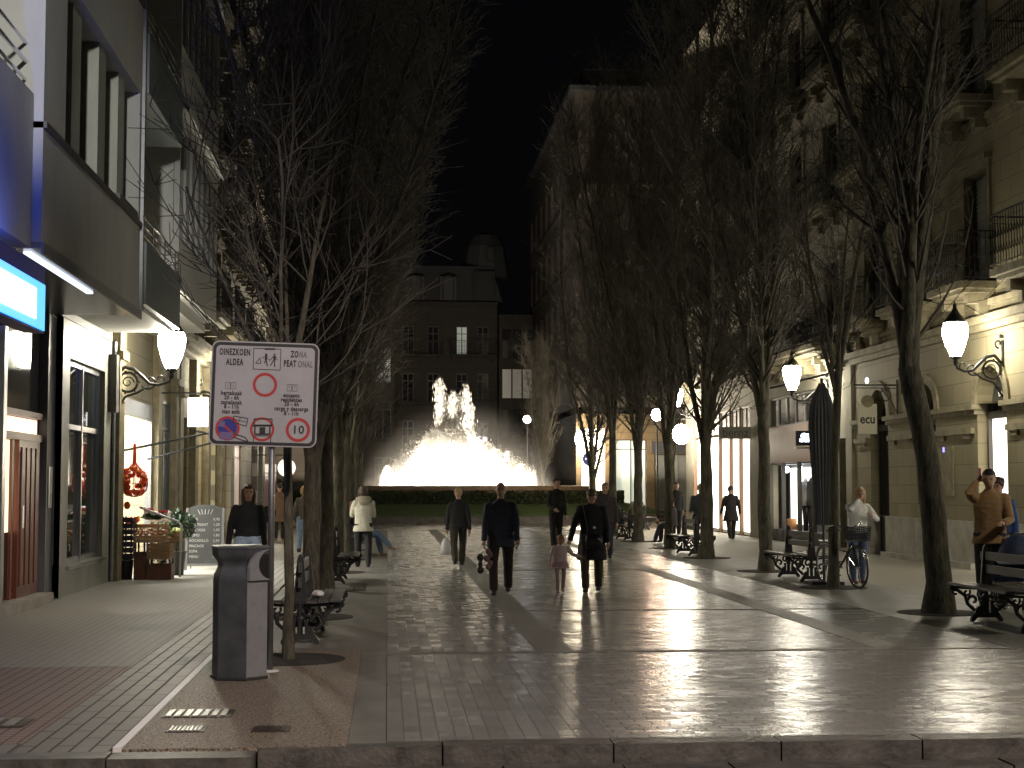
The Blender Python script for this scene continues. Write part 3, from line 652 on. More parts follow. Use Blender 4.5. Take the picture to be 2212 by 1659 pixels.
# left building B: grey green balcony slabs above the fruit shop
t, f = leftfac('balcony_building', 'narrow building with grey panel balconies and steel rails above the fruit shop', 23.1, 27.2)
mb = MB(); f.wall(mb, 23.05, 27.3, 4.2, 14, [(23.9, 26.3, 4.75, 7.0), (23.9, 26.3, 7.95, 10.2), (23.9, 26.3, 11.1, 13.3)], .2); f.shell(mb, 23.05, 27.3, 14, 8, 4.2); mb.build('wall', 'pier', t)
for z in (4.2, 7.4, 10.6):
    mb = MB(); zb = z+.18; mb.box(-3.62, 23.05, zb, -3.72, 26.8, z+1.1); mb.box(-3.72, 23.05, zb, XL, 26.8, zb+.14)
    b = mb.build('balcony', 'teal', t)
    r_ = MB()
    for zz in (z+1.2, z+1.34, z+1.48): r_.tube([(-3.66, 23.05, zz), (-3.66, 26.8, zz), (XL, 26.8, zz)], .016, 8)
    for u in (24, 25.2, 26.4, 26.78): r_.tube([(-3.66, u, z+1.05), (-3.66, u, z+1.48)], .012, 6)
    r_.build('rail', 'chrome', b); f.window(23.9, 26.3, z+.55, z+2.8, 'dark', fm='frame_w')
mb = MB(); mb.box(-3.73, 23.06, 4.32, XL, 26.78, 4.375); mb.build('white_soffit', 'white', t)
# fruit shop building (left C)
t, f = leftfac('fruit_shop_building', 'old building with yellow pilasters and white bay windows above the fruit shop', 27.3, 35)
mb = MB(); f.wall(mb, 27.3, 35.0, 0, 5, [(28.3, 31.9, 0.0, 3.3), (32.6, 34.5, 0, 3.5)], 2.2); f.shell(mb, 27.3, 35, 19, 9); mb.build('wall', 'sand', t)
mb = MB(); f.box(mb, 28.3, 31.9, 3.2, 3.29, .3, 2.1); mb.build('ceiling_light', EM('shop_ceiling_light', (1, .97, .9), 55), t)
mb = MB(); f.box(mb, 28.3, 31.9, 0, 3.3, 2.201, 2.3); f.box(mb, 28.31, 31.89, -.1, .004, 0.02, 2.2); mb.build('shop_interior', 'cream', t)
mb = MB()
for u in (28.3, 31.78): f.box(mb, u, u+.12, 0, 3.3, -.02, .12)
f.box(mb, 28.42, 31.78, 3.0, 3.3, -.01, .1); mb.build('shopfront_frame', 'zinc', t)
f.window(32.6, 34.5, .05, 3.5, M('blue_grey_glass', (0.10, 0.14, 0.17), (0.16, 0.2, 0.24), rough=.2, nscale=2), d=.05, fm='frame')
for u, wd in ((27.32, .55), (31.95, .5), (34.55, .4)):
    mb = MB(); f.box(mb, u, u+wd, 0, 4.9, -.14, 0.0); f.box(mb, u-.04, u+wd+.04, 3.9, 4.05, -.2, -.141); mb.build('pilaster', 'sandtrim', t)
f.cornice(27.3, 35, 4.95, 'cream', p=.5)
# white bay
for z in (5.2, 8.7, 12.2):
    mb = MB(); mb.box(-3.75, 27.5, z, XL, 33.5, z+.95); mb.box(-3.75, 27.5, z+2.9, XL, 33.5, z+3.2); mb.box(-3.6, 27.3, z+3.2, XL, 33.7, z+3.38); mb.box(-3.95, 27.8, z-.25, XL, 33.2, z-.002)
    for u in [27.5 + .85*i for i in range(8)]: mb.box(-3.75, u, z+.95, -3.85, u+.09, z+2.9)
    mb.box(-3.75, 33.4, z+.95, XL, 33.5, z+2.9); mb.box(-3.86, 27.5, z+.95, XL, 27.58, z+2.9)
    b = mb.build('bay_window', 'frame_w', t)
    MB().box(-3.80, 27.6, z+.95, -3.82, 33.4, z+2.9).build('pane', 'glass', b)
mb = MB(); f.wall(mb, 27.3, 35, 5, 19, [], .1); mb.build('upper_wall', 'cream', t)
# left D: ornate yellow
t, f = leftfac('ornate_yellow_building', 'ornate yellow stone building with deep iron balconies on the left side', 35, 45)
ops = [(36.2, 37.6, 0, 3.3), (38.6, 40.4, 0, 3.3), (41.4, 43.6, 0, 3.3)]
mb = MB(); f.wall(mb, 35, 45, 0, 5, ops, .35); f.shell(mb, 35, 45, 21, 9); mb.build('wall', 'sand', t)
for (a, b, c, e), st_ in zip(ops, ('glass', shopwarm, shopwhite)): f.window(a, b, .05, e, st_, d=.3, fm='frame')
for u in (35.1, 37.9, 40.6, 43.9): mb = MB(); f.box(mb, u, u+.55, 0, 4.9, -.16, 0); f.box(mb, u-.05, u+.6, 0, .7, -.22, -.161); f.box(mb, u-.05, u+.6, 3.7, 3.9, -.24, -.161); mb.build('pilaster', 'sandtrim', t)
f.cornice(35, 45, 4.95, 'sandtrim', p=.55)
f.upper(35, 45, [5.7, 9.4, 13.1], 3, 1.3, ['dark', 'shutter'], rnd=rb, proj=1.0, dense=True, wh=2.6)
# left E, F
t, f = leftfac('grey_panel_building', 'dark grey building with pale balcony ends in the left row', 45, 54)
ops = [(46, 48, 0, 3.2), (49, 53, 0, 3.2)]
mb = MB(); f.wall(mb, 45, 54, 0, 5, ops, .3); f.shell(mb, 45, 54, 22, 9); mb.build('wall', 'greystone', t)
f.window(46, 48, .05, 3.2, shopwarm, d=.25, fm='wood_brown'); f.window(49, 53, .05, 3.2, EM('dim_red_shop', (.5, .2, .12), .12), d=.25, fm='wood_red')
f.upper(45, 54, [5.4, 8.8, 12.2, 15.6], 3, 1.5, ['dark', 'dark', 'shutter'], wallm='greystone', trim='greystone', rnd=rb, proj=.9)
t, f = leftfac('corner_row_building', 'last building of the left row with carved pale bay beside the square', 54, 61)
ops = [(55, 57.5, 0, 3.2), (58, 60, 0, 3.2)]
mb = MB(); f.wall(mb, 54, 61, 0, 5, ops, .3); f.shell(mb, 54, 61, 21, 9); mb.build('wall', 'greystone', t)
f.window(55, 57.5, .05, 3.2, EM('dim_red_bar', (.6, .28, .2), .2), d=.25, fm='wood_red'); f.window(58, 60, .05, 3.2, 'glass', d=.25)
f.upper(54, 61, [5.4, 9, 12.6, 16.2], 2, 1.4, ['dark', 'shutter'], wallm='greystone', trim='cream', rnd=rb, proj=1.0, dense=True)

# --- far side of the square
def frontfac(name, label, org, u=(1,0,0), n=(0,1,0)):
    t = thing(name, label, 'building', org); return t, Fac(t, org, u, n)
# ochre corner building at the right of the square
BX1, BY1 = 11.6, 94.0
t, f = frontfac('ochre_corner_building', 'ochre corner building with closed shutters and a glowing shop entrance beyond the right row', (BX1, BY1, 0))
ops = [(.3, 1.85, .85, 5.25), (2.45, 4.4, .05, 4.5), (4.9, 7.8, .05, 3.6), (8.8, 11.0, .05, 3.6)]
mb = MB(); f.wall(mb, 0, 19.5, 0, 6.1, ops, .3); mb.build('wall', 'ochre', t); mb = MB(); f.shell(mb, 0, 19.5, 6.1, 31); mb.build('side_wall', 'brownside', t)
f.window(.3, 1.85, .85, 5.25, EM('glowing_entrance', (1, .80, .50), 9), d=.12, fm='wood_brown')
f.window(2.45, 4.4, .05, 4.5, EM('pale_green_shop', (.8, .95, .75), .45), d=.2, fm='frame')
for a, b in ((4.9, 7.8), (8.8, 11.0)): f.window(a, b, .05, 3.6, 'shutter', d=.2)
mb = MB(); f.box(mb, 4.7, 11.3, 3.65, 4.4, -.2, 0); mb.build('fascia', 'greypanel', t)
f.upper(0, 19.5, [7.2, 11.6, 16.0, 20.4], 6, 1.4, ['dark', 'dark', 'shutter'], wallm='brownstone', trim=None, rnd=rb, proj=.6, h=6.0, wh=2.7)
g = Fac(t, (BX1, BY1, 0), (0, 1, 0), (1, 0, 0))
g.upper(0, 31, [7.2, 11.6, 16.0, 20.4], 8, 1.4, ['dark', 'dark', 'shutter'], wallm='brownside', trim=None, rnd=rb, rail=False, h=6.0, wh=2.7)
mb = MB(); mb.box(BX1-.4, BY1-.4, 26.4, 31.6, BY1+31.4, 26.7); mb.box(BX1+.6, BY1+.6, 26.7, 31, BY1+30.6, 28.0); mb.build('roof', 'slate', t)
mb = MB()
for yy_ in (4, 9, 14): mb.tube([(BX1+.5, BY1+yy_, 26.7), (BX1+.5, BY1+yy_, 28.6), (BX1+2.1, BY1+yy_, 28.6)], .06, 6)
mb.build('roof_rail', 'zinc', t)
# mansard tower building in the centre
t, f = frontfac('mansard_building', 'dark mansard roofed building with a corner tower and oval window behind the fountain', (0.5, 122, 0))
ops = []; 
mb = MB()
zs = [4.5, 8.3, 12.1]
for z in zs:
    for u in (0.6, 2.6, 4.9, 6.6): ops.append((u, u+.9, z, z+2.3))
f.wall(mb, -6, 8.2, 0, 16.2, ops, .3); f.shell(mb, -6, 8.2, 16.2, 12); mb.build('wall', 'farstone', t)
for (a, b, c, e) in ops: f.window(a, b, c, e, (litroom if (c > 12 and abs(a-4.9) < .1) else 'dark'), fm='frame')
for z in zs: f.balcony(4.4, 8.0, z, .8, 1.1, 'farstone', dense=True); f.balcony(.2, 3.8, z, .8, 1.1, 'farstone')
f.cornice(-6, 8.2, 16.2, 'farstone', p=.5)
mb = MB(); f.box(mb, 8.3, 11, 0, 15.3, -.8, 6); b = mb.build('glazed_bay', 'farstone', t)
for z in (2.2, 5.4, 8.6, 11.8):
    for k in range(3): f2 = MB(); f.box(f2, 8.55+k*.82, 9.25+k*.82, z, z+2.3, -.86, -.81); f2.build('pane', (EM('faint_lit_glass', (.8, .85, .7), .012) if z > 8 and z < 9 else 'glass'), b)
mb = MB(); secs = [(-.3, 8.6, 16.4, 0), (.5, 7.8, 19.4, .9)]
v = []
for (a, b_, z, d) in secs: v += [f.P(a, z, d), f.P(b_, z, d), f.P(b_, z, 10-d), f.P(a, z, 10-d)]
mb.add(v, [(0,1,5,4),(1,2,6,5),(2,3,7,6),(3,0,4,7),(4,5,6,7)])
mb.lathe([(2.1, 18.6), (2.0, 19.4), (1.7, 21.2), (1.1, 22.2), (.1, 22.6)], (7.9, 125, 0), 10); mb.build('roof', 'slate', t)
for u in (1.0, 3.6):
    mb = MB(); f.box(mb, u, u+1.3, 16.5, 18.4, -.1, 1.2); d_ = mb.build('dormer', 'slate', t)
    mb = MB(); f.box(mb, u+.15, u+.3, 16.5, 18.1, -.16, -.101); f.box(mb, u+1.0, u+1.15, 16.5, 18.1, -.16, -.101); archtrim(f, mb, u+.65, .7, 18.0, .16, -.17, -.102); mb.build('dormer_surround', 'farstone', d_)
mb = MB(); f.box(mb, 6.3, 6.4, 16.5, 18.8, -.1, -.02); f.box(mb, 7.9, 8.0, 16.5, 18.8, -.1, -.02); f.box(mb, 6.4, 7.9, 18.7, 18.8, -.1, -.02); mb.build('dormer_frame', 'farstone', t)
mb = MB(); mb.tube([(8.2+.34*math.cos(a*math.pi/10), 123.15, 20.4+.66*math.sin(a*math.pi/10)) for a in range(21)], .10, 6); mb.build('oval_window', 'farstone', t)
# lower grey building to its left, and end walls closing the square
t, f = frontfac('grey_arcaded_building', 'low grey stone building with arched windows left of the mansard building', (-14, 116, 0))
ops = []
for z in (1.0, 5.2, 9.4):
    for k in range(5): ops.append((1.0+k*3, 2.2+k*3, z, z+2.8))
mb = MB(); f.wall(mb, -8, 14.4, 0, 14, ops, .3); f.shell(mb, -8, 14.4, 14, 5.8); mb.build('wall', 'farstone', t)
for o_ in ops: f.window(*o_, (litroom if abs(o_[0]-13) < .1 and abs(o_[2]-9.4) < .1 else 'dark'))
for z in (5.2, 9.4): f.balcony(.5, 14.2, z, .7, 1.0, 'farstone', bars=.2)
MB().box(3.9, 115.9, 15.1, 3.4, 115.98, 15.35)
t, f = frontfac('left_square_building', 'red fronted building on the left side of the square behind the trees', (-16, 92.5, 0))
ops = [(2, 5, .05, 3), (7, 9.4, .05, 3)]
mb = MB(); f.wall(mb, 0, 11.6, 0, 20, ops, .3); f.shell(mb, 0, 11.6, 20, 30); mb.build('wall', 'brownstone', t)
for o_ in ops: f.window(*o_, EM('dim_red_window', (.5, .2, .15), .1), fm='wood_red')
t, f = frontfac('right_back_building', 'dark building face closing the view behind the right row trees', (21.6, 62, 0))
mb = MB().box(21.6, 62, 0, 34, 75, 21); mb.build('wall', 'brownstone', t)
# ------------------------------------------------------------------ street lamps on wall brackets
def lantern(t, c, glassm, s=1.0):
    """lantern body: c = bottom centre"""
    x, y, z = c
    g = MB(); g.lathe([(.085*s, .06*s), (.15*s, .22*s), (.198*s, .40*s), (.205*s, .50*s), (.18*s, .59*s), (.13*s, .64*s)], c, 16)
    fr = MB()
    for k in range(6):
        q = 2*math.pi*k/6
        fr.tube([(x+r_*s*math.cos(q), y+r_*s*math.sin(q), z+h_*s) for r_, h_ in ((.09, .06), (.155, .22), (.203, .40), (.21, .50), (.188, .585))], .006*s, 4)
    fr.lathe([(.02*s, -.10*s), (.05*s, -.04*s), (.03*s, 0), (.09*s, .03*s), (.095*s, .055*s), (.02*s, .058*s)], c, 12)
    fr.lathe([(.172*s, .585*s), (.180*s, .595*s), (.165*s, .63*s), (.12*s, .70*s), (.08*s, .74*s), (.05*s, .80*s), (.03*s, .84*s), (.035*s, .88*s), (.0, .95*s)], c, 12)
    l = fr.build('lantern', 'iron', t, True); g.build('glass', glassm, l, True)
def scroll(cx, cz, r0, r1, a0, a1, fn, n=18):
    return [fn(cx + (r0+(r1-r0)*i/n)*math.cos(a0+(a1-a0)*i/n), cz + (r0+(r1-r0)*i/n)*math.sin(a0+(a1-a0)*i/n)) for i in range(n+1)]
def wall_lamp(xw, side, y, z, label, arm=0.95, glassm='lampglass'):
    """side +1: wall to the right of the street, arm reaches towards -x"""
    t = thing('wall_lamp', label, 'street lamp', (xw, y, z), 'iron bracket lamps on the walls')
    fn = lambda a, h: (xw - side*a, y, z + h)
    p = MB(); p.box(xw-side*.03, y-.04, z-.85, xw, y+.04, z+.35)
    p.tube([fn(.05, -.85), fn(.03, -.95)], .03, 6); p.ell(fn(.05, .42), (.045, .045, .045), 8, 6); p.tube(scroll(.09, .28, .09, .02, -1.5, 4, fn), .018, 6)
    p.build('wall_plate', 'iron', t)
    a = MB()
    a.tube([fn(.04, -.1), fn(.18, .05), fn(.34, .02), fn(.5, -.12), fn(.62, -.24), fn(.78, -.26), fn(arm-.03, -.2), fn(arm, -.08)], [.03, .035, .038, .036, .032, .03, .028, .024], 8)
    a.tube(scroll(.62, -.20, .16, .02, -2.6, 3.4, fn), .017, 6); a.tube(scroll(.80, -.15, .10, .02, -2, 4, fn), .015, 6)
    a.tube([fn(.03, -.75), fn(.12, -.6), fn(.2, -.48), fn(.42, -.40), fn(.6, -.28)], .022, 6)
    a.tube(scroll(.24, -.22, .17, .17, 0, 2*math.pi, fn, 22), .024, 6); a.tube(scroll(.24, -.22, .11, .03, 0, 7.5, fn, 22), .012, 5)
    a.tube(scroll(.12, -.60, .06, .015, 0, 6, fn), .013, 5)
    for k in range(7):
        q = k*2*math.pi/7; a.ell(fn(.24+.2*math.cos(q), -.22+.2*math.sin(q)), (.02, .02, .02), 6, 4)
    a.build('scroll_arm', 'iron', t, True)
    lantern(t, (xw-side*arm, y, z-.04), glassm, 1.2)
    return t
wall_lamp(XR, 1, 28.45, 4.12, 'iron bracket lamp on the yellow sandstone wall, nearest on the right')
wall_lamp(XR, 1, 40.2, 4.2, 'iron bracket lamp above the clothes shop entrance', 1.0)
wall_lamp(XR, 1, 56.6, 4.60, 'distant bracket lamp seen beside a trunk past the bright shop', 1.0)
wall_lamp(XR, 1, 16.7, 4.15, 'iron bracket lamp on the right wall just outside the frame', 1.0)
wall_lamp(XL, -1, 27.5, 3.72, 'iron scroll bracket lamp above the fruit stand on the left wall', 1.0)
wall_lamp(XL, -1, 39.0, 4.0, 'bracket lamp on the ornate yellow building behind the sign', 0.95)
wall_lamp(XL, -1, 51.0, 4.0, 'farthest bracket lamp on the left row behind the trees', 0.95)
# globe by the bright shop, warm lamp of the corner building, plaza post lamp
q = thing('globe_lamp', 'large glowing globe lamp hanging by the far end of the bright shop', 'street lamp', (11.15, 57.6, 3.6))
MB().ell((11.15, 57.6, 3.62), (.34, .34, .38), 16, 10).build('globe', 'lampglass', q, True); MB().tube([(11.15, 57.6, 3.98), (11.15, 57.6, 4.2), (XR, 57.6, 4.25)], .025, 6).build('bracket', 'iron', q)
q = thing('warm_wall_lamp', 'round pinkish lamp glowing high between the right row trunks', 'street lamp', (11.7, 66, 4.6))
MB().ell((11.7, 66, 4.75), (.25, .25, .27), 14, 8).build('globe', 'lampwarm', q, True); MB().tube([(11.7, 66, 0), (11.7, 66, 4.5)], [.06, .035], 8).build('post', 'iron', q)
q = thing('square_post_lamp', 'small white lamp on a post beyond the fountain', 'street lamp', (9.1, 100, 0))
MB().tube([(9.1, 100, 0), (9.1, 100, 5.8)], [.09, .05], 8).build('post', 'iron', q); MB().ell((9.1, 100, 6.0), (.26, .26, .26), 12, 8).build('globe', 'lampfar', q, True)
q = thing('entrance_lamp', 'dazzling lamp over the glowing entrance of the ochre corner building', 'street lamp', (11.8, 93, 4.3))
MB().ell((11.85, 93.1, 4.5), (.42, .42, .55), 14, 10).build('globe', EM('entrance_lamp_glass', (1, .86, .62), 170), q, True); MB().box(11.8, 93.1, 5.1, 11.9, 94, 5.16).build('bracket', 'iron', q)
q = thing('lit_box_sign', 'blank glowing white box sign hanging beyond the fruit shop', 'sign', (-3.95, 32.3, 3.2))
MB().box(-4.16, 32.2, 2.9, -3.76, 32.36, 3.50).build('lit_box', EM('white_box_light', (1, 1, .97), 5), q); MB().tube([(-4.85, 32.28, 3.6), (-3.8, 32.28, 3.6)], .02, 6).build('bracket', 'iron', q)
MB()
q = thing('awning_arms', 'pair of long thin folding awning arms over the fruit stand', 'awning frame', (-4.3, 29, 2.5))
for k, (za, zb) in enumerate(((2.28, 2.75), (2.20, 2.55))):
    MB().tube([(-4.83, 27.9+k*3.4, za), (-3.62, 31.6+k*.3, zb)], .022, 6).build('arm', 'wrought', q)
MB().tube([(-3.55, 28.5, 2.68), (-3.6, 33.6, 2.74)], .02, 6).build('front_bar', 'wrought', q)
q = thing('round_lit_sign', 'round white lit sign at the far end of the left row', 'sign', (-3.6, 55, 2.3))
o = MB().lathe([(.30, 0), (.32, .05), (.30, .1)], (0, 0, 0), 18).build('disc', EM('round_sign_light', (1, .9, .75), 1.3), q, raw=True); o.rotation_euler = (R(90), 0, 0)
MB().tube([(-4.85, 55, 2.75), (-3.4, 55, 2.75)], .02, 6).build('bracket', 'iron', q)
q = thing('blue_road_sign', 'round blue road sign with a white bar on a pole near the far trees', 'road sign', (8.2, 62, 0))
MB().tube([(8.2, 62, 0), (8.2, 62, 3.05)], .045, 8).build('pole', 'white', q)
mb = MB(); mb.lathe([(.30, 0), (.30, .03)], (0, 0, 0), 24); d_ = mb.build('disc', 'signblue', q, raw=True); d_.location = (0, -.05, 2.75); d_.rotation_euler = (R(90), 0, 0)
MB().box(8.01, 61.905, 2.71, 8.39, 61.917, 2.79).build('white_bar', EM('glowing_white_bar', (.8, .85, 1), .35), q)  # slight emission stands in for light the bar throws back

# ------------------------------------------------------------------ benches
def make_bench(label, x, y0, y1):
    yc = (y0+y1)/2
    t = thing('double_bench', label, 'bench', (x, yc, 0), 'double sided iron benches under the trees')
    for s in (-1, 1):
        for k in range(3):
            a = s*(.07+.125*k); b = s*(.07+.125*k+.11)
            MB().box(x+a, y0, .435+.008*k, x+b, y1, .465+.008*k).build('seat_slat', 'wood_bench', t)
    for z0, z1 in ((.60, .70), (.76, .86)): MB().box(x-.018, y0+.02, z0, x+.018, y1-.02, z1).build('backrest_slat', 'wood_bench', t)
    for yy in (y0+.14, y1-.14):
        mb = MB(); fn = lambda u, v, d=0: (x+u, yy-.02+d, v)
        # tapering back post
        mb.poly([(-.075, .42), (.075, .42), (.035, .88), (.022, .93), (0, .95), (-.022, .93), (-.035, .88)], .04, fn)
        # pedestal
        mb.poly([(-.17, 0), (-.12, .05), (.12, .05), (.17, 0), (.2, 0), (.2, .04), (.15, .11), (-.15, .11), (-.2, .04), (-.2, 0)], .05, fn)
        for s in (-1, 1):
            mb.poly([(s*.05, .11), (s*.15, .11), (s*.13, .17), (s*.08, .2), (s*.09, .26), (s*.05, .26)], .04, fn)
            c = lambda u, v, s=s: fn(s*u, v, .02)
            mb.tube(scroll(.17, .26, .085, .02, -1.6, 4.6, c), .020, 6); mb.tube(scroll(.06, .33, .07, .02, 3, -3.2, c), .018, 6)
            mb.tube([c(.15, .14), c(.24, .22), c(.27, .32), c(.36, .385), c(.45, .40), c(.46, .425)], [.024, .022, .022, .022, .02, .014], 6)
            mb.tube(scroll(.39, .36, .05, .015, 3.4, -2.5, c), .015, 6); mb.tube([c(.0, .40), c(.2, .41), c(.46, .43)], .018, 6)
            mb.tube(scroll(.25, .36, .05, .012, 2.5, 8, c), .014, 6)
        mb.tube([fn(0, .1, .02), fn(0, .43, .02)], .03, 6); mb.ell(fn(0, .27, .02), (.045, .03, .05), 8, 6)
        mb.build('iron_support', 'iron', t)
    return t
make_bench('double sided bench behind the litter bin, with a crumpled white paper on it', -.92, 16.3, 18.05)
make_bench('second bench of the left row, behind the paired trunks', -.92, 26.2, 27.9)
make_bench('left bench on which a person in jeans sits', -.92, 36.3, 38.0)
make_bench('large double sided bench at the right edge in front of the stroller', 7.38, 16.85, 18.62)
make_bench('double sided bench beside the parked bicycle', 7.33, 26.0, 27.8)
make_bench('right bench next to the old man, between two thick trunks', 7.33, 35.9, 37.7)
make_bench('far right bench where someone in a black cap sits', 7.33, 46.0, 47.8)
make_bench('farthest bench, seat of the person in the olive coat', 9.6, 56.8, 58.5)
mb = MB()
for k in range(5): mb.ell((-.72+random.uniform(-.05, .05), 16.7+random.uniform(-.05, .05), .51+random.uniform(0, .02)), (.05, .06, .03), 7, 5)
tag(mb.build('crumpled_paper', 'white'), 'crumpled white paper lying on the nearest left bench', 'litter')

# ------------------------------------------------------------------ litter bin
def hexring(r, z, n=6, ph=R(12), sx=1.0): return [(r*math.cos(ph+2*math.pi*k/n)*sx, r*math.sin(ph+2*math.pi*k/n), z) for k in range(n)]
BX, BY = -1.285, 13.62
t = thing('litter_bin', 'tall hexagonal dark grey litter bin with a flared top on the pavement', 'litter bin', (BX, BY, 0))
prof = [(.240, .0), (.246, .03), (.246, .84), (.245, .86), (.240, .90), (.222, .935), (.208, .965), (.205, .985), (.210, 1.01), (.228, 1.035), (.252, 1.06), (.258, 1.09), (.258, 1.125)]
def hexloft(mb, prof, faces=None, off=0.0, ph=R(-72)):
    vs = []
    for r, z in prof: vs += [(BX+x, BY+y, zz) for x, y, zz in hexring(r+off, z, 6, ph)]
    fs = []
    for i in range(len(prof)-1):
        for k in range(6):
            if faces is not None and k not in faces: continue
            k2 = (k+1) % 6; fs.append((i*6+k, i*6+k2, (i+1)*6+k2, (i+1)*6+k))
    if faces is None: fs += [tuple(range(6))[::-1], tuple((len(prof)-1)*6+k for k in range(6))]
    used = sorted({i for f_ in fs for i in f_}); ix = {u: n for n, u in enumerate(used)}
    return mb.add([vs[u] for u in used], [[ix[i] for i in f_] for f_ in fs])
b_ = smooth_by_angle(hexloft(MB(), prof).build('body', 'bin', t), 30)
hexloft(MB(), [(.246, .03), (.246, .84)], [5], .003).build('door_panel', 'bin', t)
# light grey facet (right front), lit tone added to its colour, with the curved opening
ph = R(-72); a0 = ph; a1 = ph+R(60)
def facet(u, z, off, k=0, r=.2465):
    p0 = Vector((r*math.cos(ph+R(60)*k), r*math.sin(ph+R(60)*k), 0)); p1 = Vector((r*math.cos(ph+R(60)*(k+1)), r*math.sin(ph+R(60)*(k+1)), 0))
    n = (p0+p1).normalized(); p = p0.lerp(p1, u) + n*off; return (BX+p.x, BY+p.y, z)
mb = MB(); mb.poly([(.02, .03), (.98, .03), (.98, .85), (.02, .85)], .004, lambda u, z, d: facet(u, z, .001+d)); mb.build('light_panel', 'bin_light', t)
mb = MB()
arc = [(1.02-.58*math.cos(R(a)), .99+.125*math.sin(R(a))) for a in range(-75, 80, 12)]
outer = [(1.0, .855), (.02, .855), (.02, .92)] + [(1.0-.98*math.cos(R(a)), .97+.16*math.sin(R(a))) for a in range(0, 86, 12)] + [(1.0, 1.135)]
mb.poly([(1.0, .856), (.02, .856), (.02, .97), (.12, 1.03), (.35, 1.09), (.7, 1.115), (1.0, 1.122)] + arc[::-1], .035, lambda u, z, d: facet(u, z, .0+d))
mb.build('opening_surround', 'bin_light', t)
mb = MB(); mb.poly(arc + [(1.0, 1.10), (1.0, .87)], .004, lambda u, z, d: facet(u, z, .004+d)); mb.build('opening', 'black', t)
hexloft(MB(), [(.262, 1.125), (.266, 1.135), (.262, 1.150), (.20, 1.157)]).build('lid', 'bin', t)
hexloft(MB(), [(.256, -.0), (.262, .012), (.256, .028)]).build('base_ring', 'blackp', t)

# ------------------------------------------------------------------ pedestrian zone sign
PXp, PYp = -1.09, 14.0
t = thing('pedestrian_zone_sign', 'white pedestrian zone sign with red rings and black writing on a grey post', 'road sign', (PXp, PYp, 0))
MB().tube([(PXp+.035, PYp+.06, 0), (PXp+.035, PYp+.06, 2.9)], .030, 12).build('post', 'zinc', t, True)
MB().lathe([(.085, .001), (.085, .012), (.04, .02)], (PXp+.035, PYp+.06, 0), 12).build('foot_plate', 'white', t)
board = bpy.data.objects.new('sign_board', None)
CX, CZ = -1.125, 2.505; ROLL = R(-1.6)
def sgn(u, v, d=0.0):
    """u right, v up in metres from the board centre, d towards the viewer"""
    c, s_ = math.cos(ROLL), math.sin(ROLL)
    return (CX+u*c-v*s_, PYp-.01-d, CZ+u*s_+v*c)
def rrect(hw, hh, r, n=6):
    pts = []
    for cx, cy, a in ((hw-r, hh-r, 0), (-hw+r, hh-r, 90), (-hw+r, -hh+r, 180), (hw-r, -hh+r, 270)):
        for k in range(n+1): q = R(a+90*k/n); pts.append((cx+r*math.cos(q), cy+r*math.sin(q)))
    return pts
HW, HH = .485, .475
bd = MB(); bd.poly(rrect(HW, HH, .07), .03, lambda u, v, d: sgn(u, v, -.03+d)); bd = bd.build('board', 'signwhite', t)
def ringpoly(mb, o, i, fn):
    n = len(o)
    for k in range(n):
        k2 = (k+1) % n; mb.add([fn(*o[k]), fn(*o[k2]), fn(*i[k2]), fn(*i[k])], [(0,1,2,3)])
mb = MB(); ringpoly(mb, rrect(HW-.012, HH-.012, .06), rrect(HW-.040, HH-.040, .042), lambda u, v: sgn(u, v, .0022)); mb.build('border', 'signblack', bd)
Z = .98/1315*1.0
def zz(x, z):      # from the enlarged photo of the sign to board metres
    c, s_ = math.cos(R(1.6)), math.sin(R(1.6)); u, v = (x-842)*Z, -(z-862)*Z
    return (u*c-v*s_, u*s_+v*c)
def stext(body, x, z, size, m='signblack', xs=1.0, bold=0.0):
    u, v = zz(x, z); p = sgn(u, v, .0025)
    return text(body, size, p, (R(90), -ROLL, 0), m, bd, ext=.0008, xs=xs, bold=bold, space=1.0+bold*55)
stext('OINEZKOEN', 484, 352, .080, xs=.54, bold=.0030); stext('ALDEA', 482, 474, .080, xs=.56, bold=.0030)
stext('ZO', 1206, 376, .080, xs=.56, bold=.0030); stext('NA', 1308, 380, .080, 'signfade', xs=.56, bold=.0028); stext('PEAT', 1150, 490, .080, xs=.56, bold=.0030); stext('ONAL', 1336, 498, .080, 'signfade', xs=.56, bold=.0028)
for tx, x, z in (('bertakoak', 447, 852), ('20 - 6h', 450, 908), ('zamalanak', 447, 965), ('8 - 11h', 450, 1018), ('izan ezik', 443, 1077),
                 ('excepto', 1172, 878), ('residentes', 1172, 932), ('20 - 6h', 1175, 985), ('carga y descarga', 1172, 1042), ('8 - 11h', 1172, 1098)):
    stext(tx, x, z, .052, xs=.80, bold=.0018)
def ring(x, z, r0, r1, m, d=.0024, n=36, name='ring'):
    mb = MB(); u0, v0 = zz(x, z)
    for k in range(n):
        a, b = 2*math.pi*k/n, 2*math.pi*(k+1)/n
        if r0 > 0: mb.add([sgn(u0+r*math.cos(q), v0+r*math.sin(q), d) for r, q in ((r0,a),(r1,a),(r1,b),(r0,b))], [(0,1,2,3)])
        else: mb.add([sgn(u0, v0, d), sgn(u0+r1*math.cos(a), v0+r1*math.sin(a), d), sgn(u0+r1*math.cos(b), v0+r1*math.sin(b), d)], [(0,1,2)])
    return mb.build(name, m, bd)
ring(850, 748, .084, .110, 'signred'); ring(1254, 1297, .083, .110, 'signred', .0024, name='speed_ring')
stext('10', 1256, 1300, .105, bold=.002)
ring(405, 1280, 0, .086, 'signblue', .0020, name='no_parking_field'); ring(405, 1280, .087, .110, 'signred', name='no_parking_ring')
ring(822, 1290, .088, .110, 'signred', name='truck_ring')
